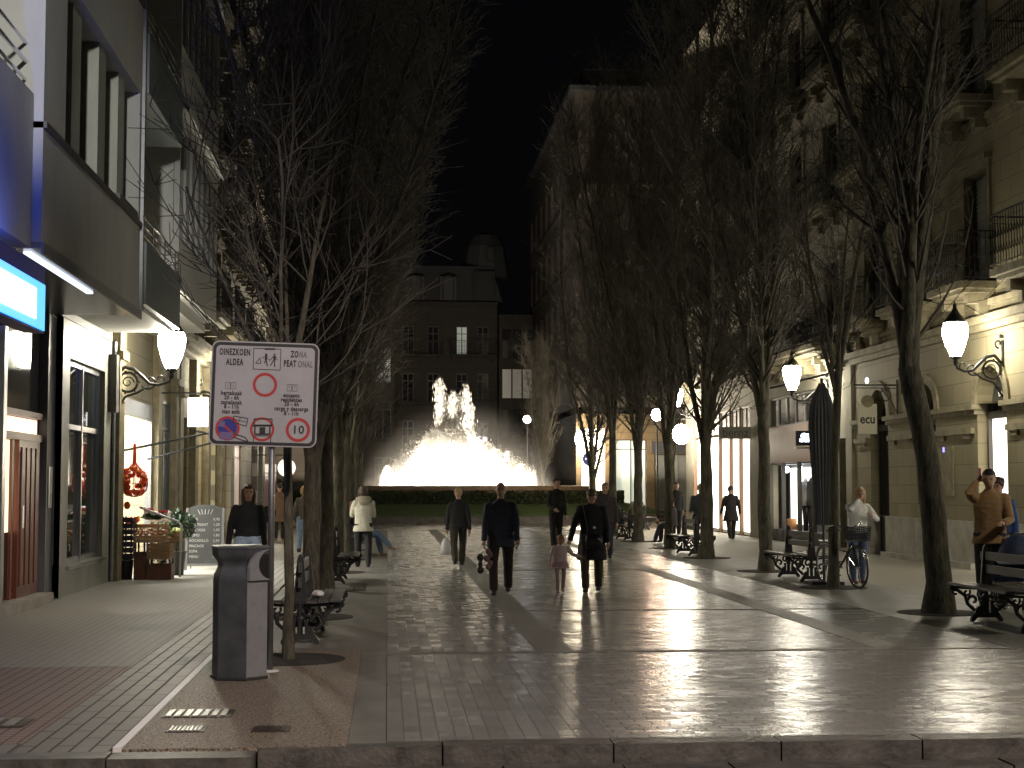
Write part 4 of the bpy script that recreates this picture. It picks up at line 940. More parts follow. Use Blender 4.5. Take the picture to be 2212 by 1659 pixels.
def rect(mb, x0, z0, x1, z1, d=.003, rot=0.0):
    cx, cz = (x0+x1)/2, (z0+z1)/2; q = []
    for x, z in ((x0,z0),(x1,z0),(x1,z1),(x0,z1)):
        dx, dz = x-cx, z-cz; x_, z_ = cx+dx*math.cos(rot)-dz*math.sin(rot), cz+dx*math.sin(rot)+dz*math.cos(rot)
        u, v = zz(x_, z_); q.append(sgn(u, v, d))
    return mb.add(q, [(0,1,2,3)])
def line(mb, pts, w_, d=.003):
    for (x0, z0), (x1, z1) in zip(pts, pts[1:]):
        dx, dz = x1-x0, z1-z0; l = math.hypot(dx, dz) or 1; nx, nz = -dz/l*w_/2, dx/l*w_/2
        q = []
        for x, z in ((x0+nx, z0+nz), (x1+nx, z1+nz), (x1-nx, z1-nz), (x0-nx, z0-nz)): u, v = zz(x, z); q.append(sgn(u, v, d))
        mb.add(q, [(0,1,2,3)])
mb = MB(); line(mb, [(315, 1200), (500, 1370)], 26, .0034); mb.build('no_parking_bar', 'signred', bd)
mb = MB(); line(mb, [(710,300),(1040,310),(1032,568),(706,556),(710,300)], 8); rect(mb, 842, 300, 968, 320)
# walking family
for pts, w_ in (([(735,485),(785,420)], 8), ([(735,485),(800,485),(785,425)], 9), ([(800,420),(850,405)], 7), ([(862,365),(862,385)], 24), ([(862,385),(860,445)], 30), ([(860,445),(878,520)], 14),
                ([(860,445),(838,485)], 12), ([(963,368),(965,385)], 22), ([(962,390),(962,450)], 28), ([(962,450),(965,530)], 13), ([(950,450),(912,515)], 12), ([(950,400),(905,450)], 8), ([(970,400),(998,445)], 8), ([(890, 430),(905,450)], 8)):
    line(mb, pts, w_, .0031)
for x0, x1, z0, z1 in ((374, 434, 724, 800), (440, 500, 724, 800), (1118, 1174, 742, 822), (1182, 1240, 745, 825)): line(mb, [(x0,z0),(x1,z0),(x1,z1),(x0,z1),(x0,z0)], 4)
for x in (405, 468, 1146, 1212): line(mb, [(x, 750), (x, 785)], 5)
mb.build('pictograms', 'signblack', bd)
mb = MB(); line(mb, [(725,1165),(940,1165),(940,1240),(725,1240),(725,1165)], 14); line(mb, [(700,1250),(945,1250)], 14); line(mb, [(735,1260),(735,1350),(915,1350),(915,1260)], 18); rect(mb, 790, 1265, 860, 1345)
line(mb, [(715,1370),(930,1370),(925,1450)], 10); line(mb, [(718,1370),(718,1460)], 9); line(mb, [(480,1130),(650,1160),(630,1255),(470,1205),(480,1130)], 10); line(mb, [(475,1170),(640,1205)], 7); line(mb, [(555,1150),(540,1225)], 6)
line(mb, [(480,1345),(620,1390),(655,1440),(600,1430),(475,1385)], 12, .0035); mb.build('truck_pictogram', 'signblack', bd)
mb = MB(); rect(mb, 310, 1325, 470, 1415, .0036, .05); rect(mb, 300, 1190, 370, 1260, .0036, .2); mb.build('tow_truck_cab', 'signpurple', bd)

# ------------------------------------------------------------------ fruit stand and neighbours
t = thing('display_rack', 'white tubular rack framing the fruit crates outside the shop', 'rack', (-4.25, 28, 0))
mb = MB(); mb.tube([(-4.78, 27.75, .02), (-4.78, 27.75, 1.12)], .022, 8); mb.tube([(-4.45, 28.1, 1.28), (-3.78, 28.15, 1.02), (-3.72, 28.15, .95), (-3.74, 28.15, .02)], .022, 8)
mb.tube([(-4.45, 28.1, 1.28), (-4.45, 28.6, 1.28)], .02, 8); mb.build('frame', 'whitemetal', t)
MB().box(-4.35, 28.7, 1.0, -4.0, 28.73, 1.2).build('price_board', 'white', t)
def crate(label, x0, x1, y0, y1, z0, z1, m, slats=3, fill=None, group='fruit crates outside the shop'):
    q = thing('crate', label, 'crate', ((x0+x1)/2, (y0+y1)/2, z0), group)
    h = (z1-z0); mb = MB()
    for k in range(slats):
        a = z0+.01+h*k/slats; b = a+h/slats*.72
        mb.box(x0, y0, a, x1, y0+.012, b); mb.box(x0, y1-.012, a, x1, y1, b); mb.box(x0, y0+.013, a, x0+.012, y1-.013, b); mb.box(x1-.012, y0+.013, a, x1, y1-.013, b)
    for xx in (x0+.013, x1-.043):
        for yy in (y0+.013, y1-.043): mb.box(xx, yy, z0+.002, xx+.03, yy+.03, z1-.001)
    mb.box(x0+.014, y0+.014, z0, x1-.014, y1-.014, z0+.009); mb.build('slats', m, q)
    return q
crate('big dark wooden crate on the ground at the right of the fruit stand', -4.27, -3.84, 27.75, 28.2, 0, .36, 'crate_dark', 1)
crate('tall dark wooden crate on the ground in the middle of the fruit stand', -4.5, -4.29, 27.75, 28.15, 0, .66, 'crate_dark', 1)
crate('pale slatted crate standing on the big dark crate', -4.28, -3.86, 27.78, 28.2, .361, .64, 'crate', 4)
crate('shallow wooden tray heaped with brown potatoes', -4.50, -3.93, 27.72, 28.15, .66, .78, 'crate', 2)
crate('wooden tray of pale green apples at the right of the stand', -3.97, -3.75, 28.2, 28.65, .66, .80, 'crate', 2)
crate('stack of narrow purple crates against the shop wall', -4.73, -4.53, 27.8, 28.15, .36, 1.12, 'purple', 7)
q = thing('black_tub', 'black plastic tub on the ground at the left of the fruit stand', 'tub', (-4.66, 27.9, 0)); MB().lathe([(.12, 0), (.135, .33), (.15, .345), (.13, .35), (.11, .05)], (-4.66, 27.9, 0), 16).build('tub', 'blackp', q, True)
rf = random.Random(5)
pot = M('potato_skin', (.22, .10, .04), (.4, .22, .1), rough=.6, nscale=20); app = M('green_apple', (.45, .5, .12), (.6, .6, .22), rough=.35, nscale=9); org = M('orange_peel', (.8, .16, .02), rough=.45); net = M('red_net_wrap', (.6, .05, .035), (.75, .12, .08), rough=.35, nscale=20)
for i in range(34):
    p = (-4.47+rf.random()*.5, 27.75+rf.random()*.36, .80+rf.random()*.07); o = MB().ell(p, (.04, .03, .028), 8, 6).build('potato', pot, None, True); tag(o, 'brown potato heaped in the shallow wooden tray', 'potato', 'potatoes in the tray')
for i in range(16):
    p = (-3.95+rf.random()*.18, 28.23+rf.random()*.36, .82+rf.random()*.06); o = MB().ell(p, (.038, .038, .035), 8, 6).build('apple', app, None, True); tag(o, 'pale green apple heaped in the tray at the right of the stand', 'apple', 'apples in the tray')
crate('upper wooden box of oranges at the back left of the stand', -4.76, -4.50, 28.2, 28.6, .80, .98, 'crate', 2)
crate('back wooden box of leafy greens behind the potatoes', -4.48, -4.0, 28.2, 28.6, .82, .98, 'crate', 2)
for i in range(22):
    p = (-4.73+rf.random()*.2, 28.23+rf.random()*.33, 1.0+rf.random()*.09); o = MB().ell(p, (.042, .042, .042), 8, 6).build('orange', org, None, True); tag(o, 'orange heaped in the upper box at the back left of the stand', 'orange', 'oranges in the upper box')
for i in range(9):
    c = Vector((-4.44+rf.random()*.4, 28.25+rf.random()*.3, 1.04+rf.random()*.05)); mb = MB()
    for k in range(40):
        d1 = Vector((rf.gauss(0,1), rf.gauss(0,1), abs(rf.gauss(0,1))+.2)).normalized(); d2 = d1.cross(Vector((0, .3, 1))).normalized()*.03
        mb.add([c, c+d1*.06+d2, c+d1*.11, c+d1*.06-d2], [(0,1,2,3)])
    o = mb.build('lettuce', 'leaf'); tag(o, 'dark leafy green head in the back box of the stand', 'lettuce', 'leafy greens in the back box')
for k, (xx, zz_) in enumerate(((-4.38, 1.2), (-4.12, 1.16))):
    q = thing('price_tag', ['red and white price tag standing over the greens, left one', 'red and white price tag standing over the greens, right one'][k], 'price tag', (xx, 28.62, zz_)); MB().box(xx-.09, 28.62, zz_-.05, xx+.09, 28.63, zz_+.06).build('card', 'white', q); MB().box(xx-.09, 28.612, zz_+.01, xx+.09, 28.619, zz_+.06).build('red_header', 'signred', q); MB().tube([(xx, 28.64, .98), (xx, 28.64, zz_)], .006, 4).build('stick', 'zinc', q)
q = thing('hanging_net_bag', 'big red net bag of oranges hanging beside the fruit shop door', 'net bag', (-4.55, 28.0, 1.5))
mb = MB()
for i in range(46):
    a = rf.random()*6.28; z = rf.random(); rr = .20*math.sin(math.pi*min(1, z*.8+.12))**.7
    mb.ell((-4.55+rr*math.cos(a), 28+rr*math.sin(a), 1.52+z*.5), (.05, .05, .05), 8, 6)
mb.build('oranges', org, q, True)
mb = MB(); mb.lathe([(.02, 0), (.14, .03), (.22, .12), (.24, .24), (.2, .4), (.1, .52), (.03, .6), (.02, .95)], (-4.55, 28, 1.47), 14)
o = mb.build('net', net, q); md = o.modifiers.new('w', 'WIREFRAME'); md.thickness = .016
MB().ell((-4.66, 27.95, 1.32), (.06, .05, .07), 8, 6).build('bag_knot', org, q, True)
PX0, PY0 = -3.95, 29.2
q = thing('potted_shrub', 'dark leafy shrub in a pot between the fruit stand and the chalk board', 'plant', (PX0, PY0, 0))
MB().lathe([(.14, 0), (.19, .42), (.21, .44), (.17, .44)], (PX0, PY0, 0), 14).build('pot', 'blackp', q, True)
mb = MB()
for i in range(900):
    a = rf.random()*6.28; b = math.acos(2*rf.random()-1); r_ = .38*(rf.random()**.4)
    c = Vector((PX0+r_*math.sin(b)*math.cos(a), PY0+r_*math.sin(b)*math.sin(a), .92+.8*r_*math.cos(b)))
    d1 = Vector((rf.gauss(0,1), rf.gauss(0,1), rf.gauss(0,1))).normalized()*.05; d2 = d1.cross(Vector((rf.gauss(0,1), rf.gauss(0,1), rf.gauss(0,1)))).normalized()*.022
    mb.add([c-d1, c+d2, c+d1, c-d2], [(0,1,2,3)])
mb.build('foliage', 'leaf', q); MB().tube([(PX0, PY0, .4), (PX0, PY0, .9)], .015, 5).build('stem', 'bark', q)
q = thing('chalk_menu_board', 'grey green A-shaped chalk board listing prices beyond the fruit stand', 'menu board', (-3.62, 31.0, 0))
lean = math.atan(.16)
fb = lambda u, v, d: (-3.62+u, 30.8+v*.12-d, v)
mb = MB(); mb.poly([(-.33, .12), (.33, .12), (.33, 1.22), (.2, 1.28), (0, 1.30), (-.2, 1.28), (-.33, 1.22)], .02, fb); pbd = mb.build('panel', 'slateboard', q)
mb = MB()
for s in (-1, 1): mb.poly([(s*.33, 0), (s*.38, 0), (s*.38, 1.22), (s*.33, 1.24)], .035, fb)
mb.poly([(-.33, .09), (.33, .09), (.33, .13), (-.33, .13)], .03, fb)
mb.tube([(-3.95, 30.95, 1.2), (-3.95, 31.35, 0)], .02, 4); mb.tube([(-3.29, 30.95, 1.2), (-3.29, 31.35, 0)], .02, 4); mb.build('frame', 'zinc', q)
rot_b = (R(90)-math.atan(.12)*0, 0, 0)
for k, (a, b) in enumerate((('CAFE', '0,95'), ('CROISSANT', '1,20'), ('TOSTADA', '1,50'), ('ZUMO', '1,80'), ('BOCADILLO', '2,50'), ('PINCHOS', '1,90'), ('SOPA', '3,90'), ('MENU', '9,95'))):
    v = 1.0-.105*k
    text(a, .075, (-3.92, 30.8+v*.12-.024, v), (R(90)-.12, 0, 0), 'chalk', pbd, align='LEFT', ext=.001, xs=.9); text(b, .075, (-3.33, 30.8+v*.12-.024, v), (R(90)-.12, 0, 0), 'chalk', pbd, align='RIGHT', ext=.001)
mb = MB()
for k in range(5): mb.tube([(-3.62+.05*(k-2), 30.94-.03, 1.1), (-3.62+.075*(k-2), 30.95-.03, 1.2)], .008, 4)
mb.build('chalk_crest', 'chalk', pbd)

# ------------------------------------------------------------------ trees
def tree_meshes(seed, H=14, tr=.16, fork=2.9, nl=5, lean=(0, 0), spread=.20, sec=24, dens=1.0, rtop=.35):
    r = random.Random(seed); T = MB(); C = MB()
    top = Vector((lean[0], lean[1], fork))
    pts = []; rad = []
    for i in range(9):
        f_ = i/8; p = Vector((lean[0]*f_**1.9, lean[1]*f_, fork*f_)) + Vector((r.uniform(-1,1), r.uniform(-1,1), 0))*.015
        pts.append(p); rad.append(tr*(1.0 - .22*f_ + (.35*(1-f_*8)**2 if f_ < .125 else 0) + r.uniform(-.03, .03)))
    T.tube([Vector((0, 0, -.05))]+pts, [tr*1.38]+rad, 14)
    def branch(mb, p, d, l, r0, r1, nseg, ns, trop, wob, out):
        ps = [p.copy()]; rs = [r0]; d = d.normalized()
        for i in range(nseg):
            d = (d + Vector((r.gauss(0, wob), r.gauss(0, wob), r.gauss(0, wob)*.5)) + Vector((0, 0, trop))).normalized()
            p = p + d*(l/nseg); ps.append(p.copy()); rs.append(r0+(r1-r0)*(i+1)/nseg); out.append((p.copy(), d.copy(), rs[-1]))
        mb.tube(ps, rs, ns, cap=False)
    for k in range(nl):
        a = 2*math.pi*(k+r.uniform(-.25, .25))/nl; s = spread*r.uniform(.5, 1.35) if k else spread*.15
        d = Vector((math.cos(a)*s, math.sin(a)*s, 1)); l = (H-fork)*r.uniform(.8, 1.0)*(1.0 if k == 0 else .92)
        o1 = []; st_ = pts[-1] - Vector((0, 0, r.uniform(.1, .55) if k else 0.12))
        r0 = tr*(.77 if k == 0 else r.uniform(.42, .58)); C.cur = 1
        branch(C, st_, d, l, r0, .012, 14, 7, .02, .045, o1)
        C.cur = 0
        for j in range(int(sec*dens)):
            q = r.uniform(.04, .98); i = min(len(o1)-1, int(q*len(o1))); p, dd, rr = o1[i]
            a2 = r.uniform(0, 6.283); e = Vector((math.cos(a2), math.sin(a2), r.uniform(.5, 1.7)))
            l2 = r.uniform(.8, 1.9)*(1.1-.55*q); o2 = []
            branch(C, p, e, l2, max(.010, min(rr*.45, .03)), .006, 4, 4, .16, .10, o2)
            for m in range(6):
                p2, d2, r2 = o2[r.randrange(len(o2))]
                e2 = (d2 + Vector((r.gauss(0, .7), r.gauss(0, .7), r.gauss(.15, .5)))).normalized(); o3 = []
                branch(C, p2, e2, r.uniform(.35, .85), .0070, .0050, 2, 3, .12, .12, o3)
                for n_ in range(3):
                    p3, d3, r3 = o3[r.randrange(len(o3))]
                    e3 = (d3 + Vector((r.gauss(0, .7), r.gauss(0, .7), r.gauss(.1, .5)))).normalized()
                    branch(C, p3, e3, r.uniform(.2, .5), .0056, .0042, 1, 3, .1, .1, [])
    return T, C
def plant(label, x, y, T, C, group='bare trees along the promenade', pit=True, rot=0, s=1.0, name='bare_tree'):
    t = thing(name, label, 'tree', (x, y, 0), group); t.rotation_euler = (0, 0, rot); t.scale = (s, s, s)
    for nm, me in (('trunk', T), ('crown', C)):
        o = bpy.data.objects.new(nm, me); COL.objects.link(o); o.parent = t
    if pit:
        k = struct('tree_pit', disc(MB(), x, y, .55, .0, .009), 'soil')
    return t
def tmesh(*a, **k):
    T, C = tree_meshes(*a, **k); r_ = []
    for mb, nm, m in ((T, 'trunk', 'bark'), (C, 'crown', 'twig')):
        me = bpy.data.meshes.new(nm); me.from_pydata([tuple(v) for v in mb.v], [], mb.f); me.materials.append(MAT[m]); me.materials.append(MAT['bark']); me.polygons.foreach_set('material_index', mb.mi); me.polygons.foreach_set('use_smooth', [True]*len(me.polygons)); me.update(); r_.append(me)
    return r_
V = [tmesh(21, 16, .15, 2.7, 6, spread=.16, sec=66), tmesh(22, 15, .135, 3.2, 5, spread=.18, sec=70), tmesh(23, 17, .155, 2.4, 6, spread=.17, sec=66), tmesh(24, 15, .13, 2.9, 5, spread=.16, sec=70)]
V1 = tmesh(31, 13, .18, 3.25, 5, lean=(-.36, 0), spread=.17, sec=22)
Vs = tmesh(33, 6.0, .05, 2.6, 4, lean=(-.04, 0), spread=.55, sec=9, dens=.8)
Vb = tmesh(35, 7.5, .085, 3.3, 4, lean=(.12, 0), spread=.30, sec=9, dens=.8)
plant('thick leaning tree trunk nearest on the right, beside the large bench', 7.25, 19.75, *V1)
plant('slim dark tree with the bicycle leaning against it', 7.30, 24.75, *Vb)
ordn = ['third', 'fourth', 'fifth', 'sixth', 'seventh', 'eighth', 'ninth', 'tenth']
posr = [29.5, 35.0, 40.3, 45.3, 50.4, 55.4]
for k, y in enumerate(posr): plant(f'{ordn[k]} bare tree of the right row counted from the viewer', 7.35 + (.1 if k > 1 else 0), y, *V[(k+1) % 4], rot=k*1.9+.4, s=[1, 1.05, .95, 1, 1.05, .9][k])
plant('thin young tree between the bin and the nearest left bench', -.95, 15.0, *Vs)
posl = [19.75, 24.8, 29.8, 34.8, 39.8, 44.8, 49.8, 54.8]
ordl = ['second', 'third', 'fourth', 'fifth', 'sixth', 'seventh', 'eighth', 'ninth']
for k, y in enumerate(posl): plant(f'{ordl[k]} bare tree of the left row counted from the viewer', -.98, y, *V[k % 4], rot=k*2.3+1, s=[.78, .95, 1, 1.02, 1, 1.05, .95, 1][k])
for k, (x, y) in enumerate(((-3.2, 66), (-6.5, 72), (-8.8, 86), (12.0, 64), (9.3, 92), (-2.5, 96))):
    plant(['bare tree at the left front corner of the square', 'bare tree at the left of the fountain basin', 'bare tree behind the basin on the left', 'bare tree before the ochre corner building', 'bare tree beyond the fountain by the small white lamp', 'bare tree far behind the fountain, on the left'][k],
          x, y, *V[k % 4], group='bare trees on the square', pit=False, rot=k*1.3, s=.95 if k < 4 else .75)

# ------------------------------------------------------------------ closed parasol
q = thing('closed_parasol', 'tall closed parasol with grey folded fabric standing behind the bicycle tree', 'parasol', (7.38, 25.55, 0))
MB().tube([(7.38, 25.55, 0), (7.38, 25.55, 3.5)], .025, 8).build('pole', 'blackp', q)
MB().box(7.1, 25.3, .003, 7.66, 25.8, .06).build('base', 'blackp', q)
mb = MB(); n = 22; vs = []; fs = []
prof = [(.05, 3.42), (.13, 3.25), (.21, 3.0), (.235, 2.7), (.22, 2.3), (.19, 1.9), (.16, 1.5), (.14, 1.2), (.15, 1.0)]
for r_, z in prof:
    for k in range(2*n):
        rr = r_*(1.0 if k % 2 else .80); a = math.pi*k/n; vs.append((7.38+rr*math.cos(a), 25.55+rr*math.sin(a), z))
for i in range(len(prof)-1):
    for k in range(2*n): k2 = (k+1) % (2*n); fs.append((i*2*n+k, i*2*n+k2, (i+1)*2*n+k2, (i+1)*2*n+k))
mb.add(vs, fs); mb.build('folded_fabric', M('grey_parasol_fabric', (.12, .125, .13), (.17, .175, .18), rough=.8, nscale=4), q)

# ------------------------------------------------------------------ bicycle
def bicycle(label, loc, rz):
    t = thing('bicycle', label, 'bicycle', loc)
    def wheel(y):
        w_ = MB(); w_.tube([(0, y+.335*math.cos(a*math.pi/18), .345+.335*math.sin(a*math.pi/18)) for a in range(37)], .017, 6, cap=False); tyre = w_.build('wheel', 'blackp', t, True)
        m = MB(); m.tube([(0, y+.312*math.cos(a*math.pi/18), .345+.312*math.sin(a*math.pi/18)) for a in range(37)], .011, 6, cap=False); m.build('rim', 'chrome', tyre, True)
        m = MB()
        for k in range(24): a = k*math.pi/12; m.tube([(.02*(-1)**k, y, .345), (0, y+.31*math.cos(a), .345+.31*math.sin(a))], .0018, 3)
        m.tube([(-.05, y, .345), (.05, y, .345)], .018, 8); m.build('spokes', 'chrome', tyre)
        m = MB(); m.tube([(0, y+.365*math.cos(R(a)), .345+.365*math.sin(R(a))) for a in range(20 if y > 0 else 10, 175, 12)], .02, 6, flat=.4); m.build('mudguard', 'chrome', tyre, True)
    wheel(.52); wheel(-.52)
    f_ = MB()
    f_.tube([(0, .52, .345), (0, .42, .80), (0, .40, .95)], [.014, .016, .016], 8); f_.tube([(0, .42, .76), (0, .1, .45), (0, -.08, .30)], .018, 8)
    f_.tube([(0, -.08, .30), (0, -.17, .62), (0, -.2, .88)], .016, 8); f_.tube([(0, -.17, .62), (0, .25, .58)], .012, 6)
    for s in (-1, 1): f_.tube([(s*.03, -.52, .345), (0, -.08, .30)], .01, 6); f_.tube([(s*.03, -.52, .345), (0, -.16, .62)], .009, 6); f_.tube([(s*.03, .52, .345), (s*.02, .43, .74)], .011, 6)
    f_.build('frame', M('dark_bike_paint', (.03, .035, .04), rough=.3), t, True)
    m = MB(); m.tube([(-.3, .18, 1.02), (-.26, .3, 1.04), (-.1, .40, 1.02), (0, .42, .98), (.1, .40, 1.02), (.26, .3, 1.04), (.3, .18, 1.02)], .011, 8); hb = m.build('handlebar', 'chrome', t, True)
    for s in (-1, 1): MB().ell((s*.2, .36, 1.06), (.025, .012, .02), 8, 5).build('bell', 'chrome', hb, True)
    MB().loft([(0, -.2, .88, .04, .06), (0, -.22, .92, .11, .13), (0, -.22, .95, .105, .135), (0, -.2, .965, .07, .1)], 12).build('saddle', 'blackp', t, True)
    m = MB()
    z0, z1 = .78, 1.0
    for k in range(9): z = z0+(z1-z0)*k/8; e = .02*k/8; m.tube([(-.15-e, .45, z), (.15+e, .45, z), (.15+e, .72+e, z), (-.15-e, .72+e, z), (-.15-e, .45, z)], .006, 4)
    for k in range(9):
        for (xa, ya, xb, yb) in ((-.15+.3*k/8, .72, -.17+.34*k/8, .74), (-.15+.3*k/8, .45, -.17+.34*k/8, .45)): m.tube([(xa, ya, z0), (xb, yb, z1)], .005, 4)
        for s in (-1, 1): m.tube([(s*.15, .45+.27*k/8, z0), (s*.17, .45+.29*k/8, z1)], .005, 4)
    m.box(-.15, .45, z0-.004, .15, .72, z0+.004); m.build('basket', 'blackp', t)
    m = MB(); m.lathe([(.10, -.008), (.10, .008)], (0, 0, 0), 18); c = m.build('chainring', 'chrome', t); c.location = (.05, -.08, .30); c.rotation_euler = (0, R(90), 0)
    m = MB(); m.tube([(.06, -.08, .30), (.07, .05, .2)], .01, 6); m.box(.07, .02, .19, .16, .09, .21); m.tube([(-.06, -.08, .30), (-.07, -.2, .4)], .01, 6); m.box(-.16, -.23, .39, -.07, -.16, .41); m.build('pedals', 'blackp', t)
    m = MB(); m.tube([(0, -.2, .74), (0, -.62, .74)], .008, 5); m.box(-.07, -.62, .735, .07, -.25, .75); m.tube([(.04, -.55, .74), (.04, -.52, .345)], .006, 5); m.build('carrier', 'chrome', t)
    for o in t.children: pass
    t.location = loc; t.rotation_euler = (0, R(3), rz)
    return t
# parts were built around the origin, so shift the root afterwards
_th = thing
def thing0(name, label, cat, loc=(0,0,0), group=None): return _th(name, label, cat, (0, 0, 0), group)
thing = thing0
bicycle('parked bicycle with a black front basket leaning on the slim tree', (7.52, 24.95, 0), R(180+12))
bk = bicycle('distant parked bicycle half hidden behind the woman in the black coat', (4.4, 40.0, 0), R(75)) if False else None
# ------------------------------------------------------------------ stroller
def stroller(label, loc, rz):
    t = thing('stroller', label, 'stroller')
    m = MB()
    for s in (-1, 1):
        m.tube([(s*.24, .42, .12), (s*.24, -.25, .72), (s*.24, -.55, 1.02)], .013, 6); m.tube([(s*.24, -.38, .12), (s*.24, .1, .48)], .013, 6)
    m.tube([(-.24, -.55, 1.02), (.24, -.55, 1.02)], .016, 6); m.tube([(-.24, .42, .12), (.24, .42, .12)], .01, 6); m.tube([(-.24, -.38, .12), (.24, -.38, .12)], .01, 6); m.build('frame', 'zinc', t, True)
    for x in (-.26, .26):
        for y in (.42, -.38):
            m = MB(); m.tube([(x, y+.10*math.cos(a*math.pi/8), .12+.10*math.sin(a*math.pi/8)) for a in range(17)], .02, 6, cap=False); m.tube([(x-.02, y, .12), (x+.02, y, .12)], .05, 8); m.build('wheel', 'blackp', t, True)
    m = MB(); m.box(-.2, -.18, .42, .2, .28, .48); m.box(-.2, -.22, .48, .2, -.16, .86); m.box(-.21, -.16, .481, -.19, .25, .62); m.box(.19, -.16, .481, .21, .25, .62); m.build('seat', M('navy_fabric', (.015, .02, .06), rough=.8), t)
    m = MB(); vs = []; fs = []; n = 12
    for i in range(9):
        b = R(-10+i*13); 
        for k in range(n+1):
            a = math.pi*k/n; vs.append((.25*math.cos(a), -.18+.36*math.sin(b)*math.sin(a)*1.0 , .68+.34*math.cos(b)*math.sin(a)))
    for i in range(8):
        for k in range(n): fs.append((i*(n+1)+k, i*(n+1)+k+1, (i+1)*(n+1)+k+1, (i+1)*(n+1)+k))
    m.add(vs, fs); o = m.build('canopy', M('navy_canopy', (.012, .022, .06), (.02, .035, .09), rough=.7, nscale=3), t, True); md = o.modifiers.new('s', 'SOLIDIFY'); md.thickness = .01
    m = MB(); b = R(-10+8*13); m.tube([(.25*math.cos(math.pi*k/n), -.18+.36*math.sin(b)*math.sin(math.pi*k/n), .68+.34*math.cos(b)*math.sin(math.pi*k/n)) for k in range(n+1)], .026, 6); m.build('canopy_rim', M('pale_blue_trim', (.45, .55, .65), rough=.6), t, True)
    t.location = loc; t.rotation_euler = (0, 0, rz); return t
stroller('navy canopied stroller standing behind the large right bench', (8.28, 19.75, 0), R(140))
# ------------------------------------------------------------------ people
def remeshed(mb, name, m, parent, vox, smooth=2, crumple=0.0, extra=None, mats=None):
    me = bpy.data.meshes.new('tmp'); me.from_pydata([tuple(v) for v in mb.v], [], mb.f); o = bpy.data.objects.new('tmp', me)
    md = o.modifiers.new('r', 'REMESH'); md.mode = 'VOXEL'; md.voxel_size = vox; md.use_smooth_shade = True
    sm = o.modifiers.new('s', 'SMOOTH'); sm.factor = .5; sm.iterations = smooth
    nm = evaluate(o)
    DEAD.append(o)
    if crumple:
        nrm = [v.normal.copy() for v in nm.vertices]; cos = [v.co.copy() for v in nm.vertices]; out = []
        for c, vn in zip(cos, nrm):
            n = noise.noise(Vector((c.x*7, c.y*7, c.z*3.5)))+.5*noise.noise(Vector((c.x*16, c.y*16, c.z*22)))
            out += list(c + vn*(n*crumple))
        nm.vertices.foreach_set('co', out)
    nm.name = name
    nm.materials.clear(); nm.materials.append(MAT[m] if isinstance(m, str) else m)
    if extra:
        import bmesh
        bm = bmesh.new(); bm.from_mesh(nm)
        for emb, em in extra:
            nm.materials.append(MAT[em] if isinstance(em, str) else em); mi = len(nm.materials)-1
            vs = [bm.verts.new(v) for v in emb.v]
            for f in emb.f:
                try: fc = bm.faces.new([vs[i] for i in f]); fc.material_index = mi; fc.smooth = True
                except ValueError: pass
        bm.to_mesh(nm); bm.free()
    nm.polygons.foreach_set('use_smooth', [True]*len(nm.polygons))
    o = bpy.data.objects.new(name, nm); COL.objects.link(o); o.parent = parent
    return o
_mc = {}
def CM(c, rough=.85):
    k = (c, rough)
    if k not in _mc: _mc[k] = M('cloth_%d' % len(_mc), c, tuple(min(1, x*1.35+.004) for x in c), rough=rough, nscale=18, bump=.25, bscale=90)
    return _mc[k]
def rotx(v, a): return Vector((v.x, v.y*math.cos(a)-v.z*math.sin(a), v.y*math.sin(a)+v.z*math.cos(a)))
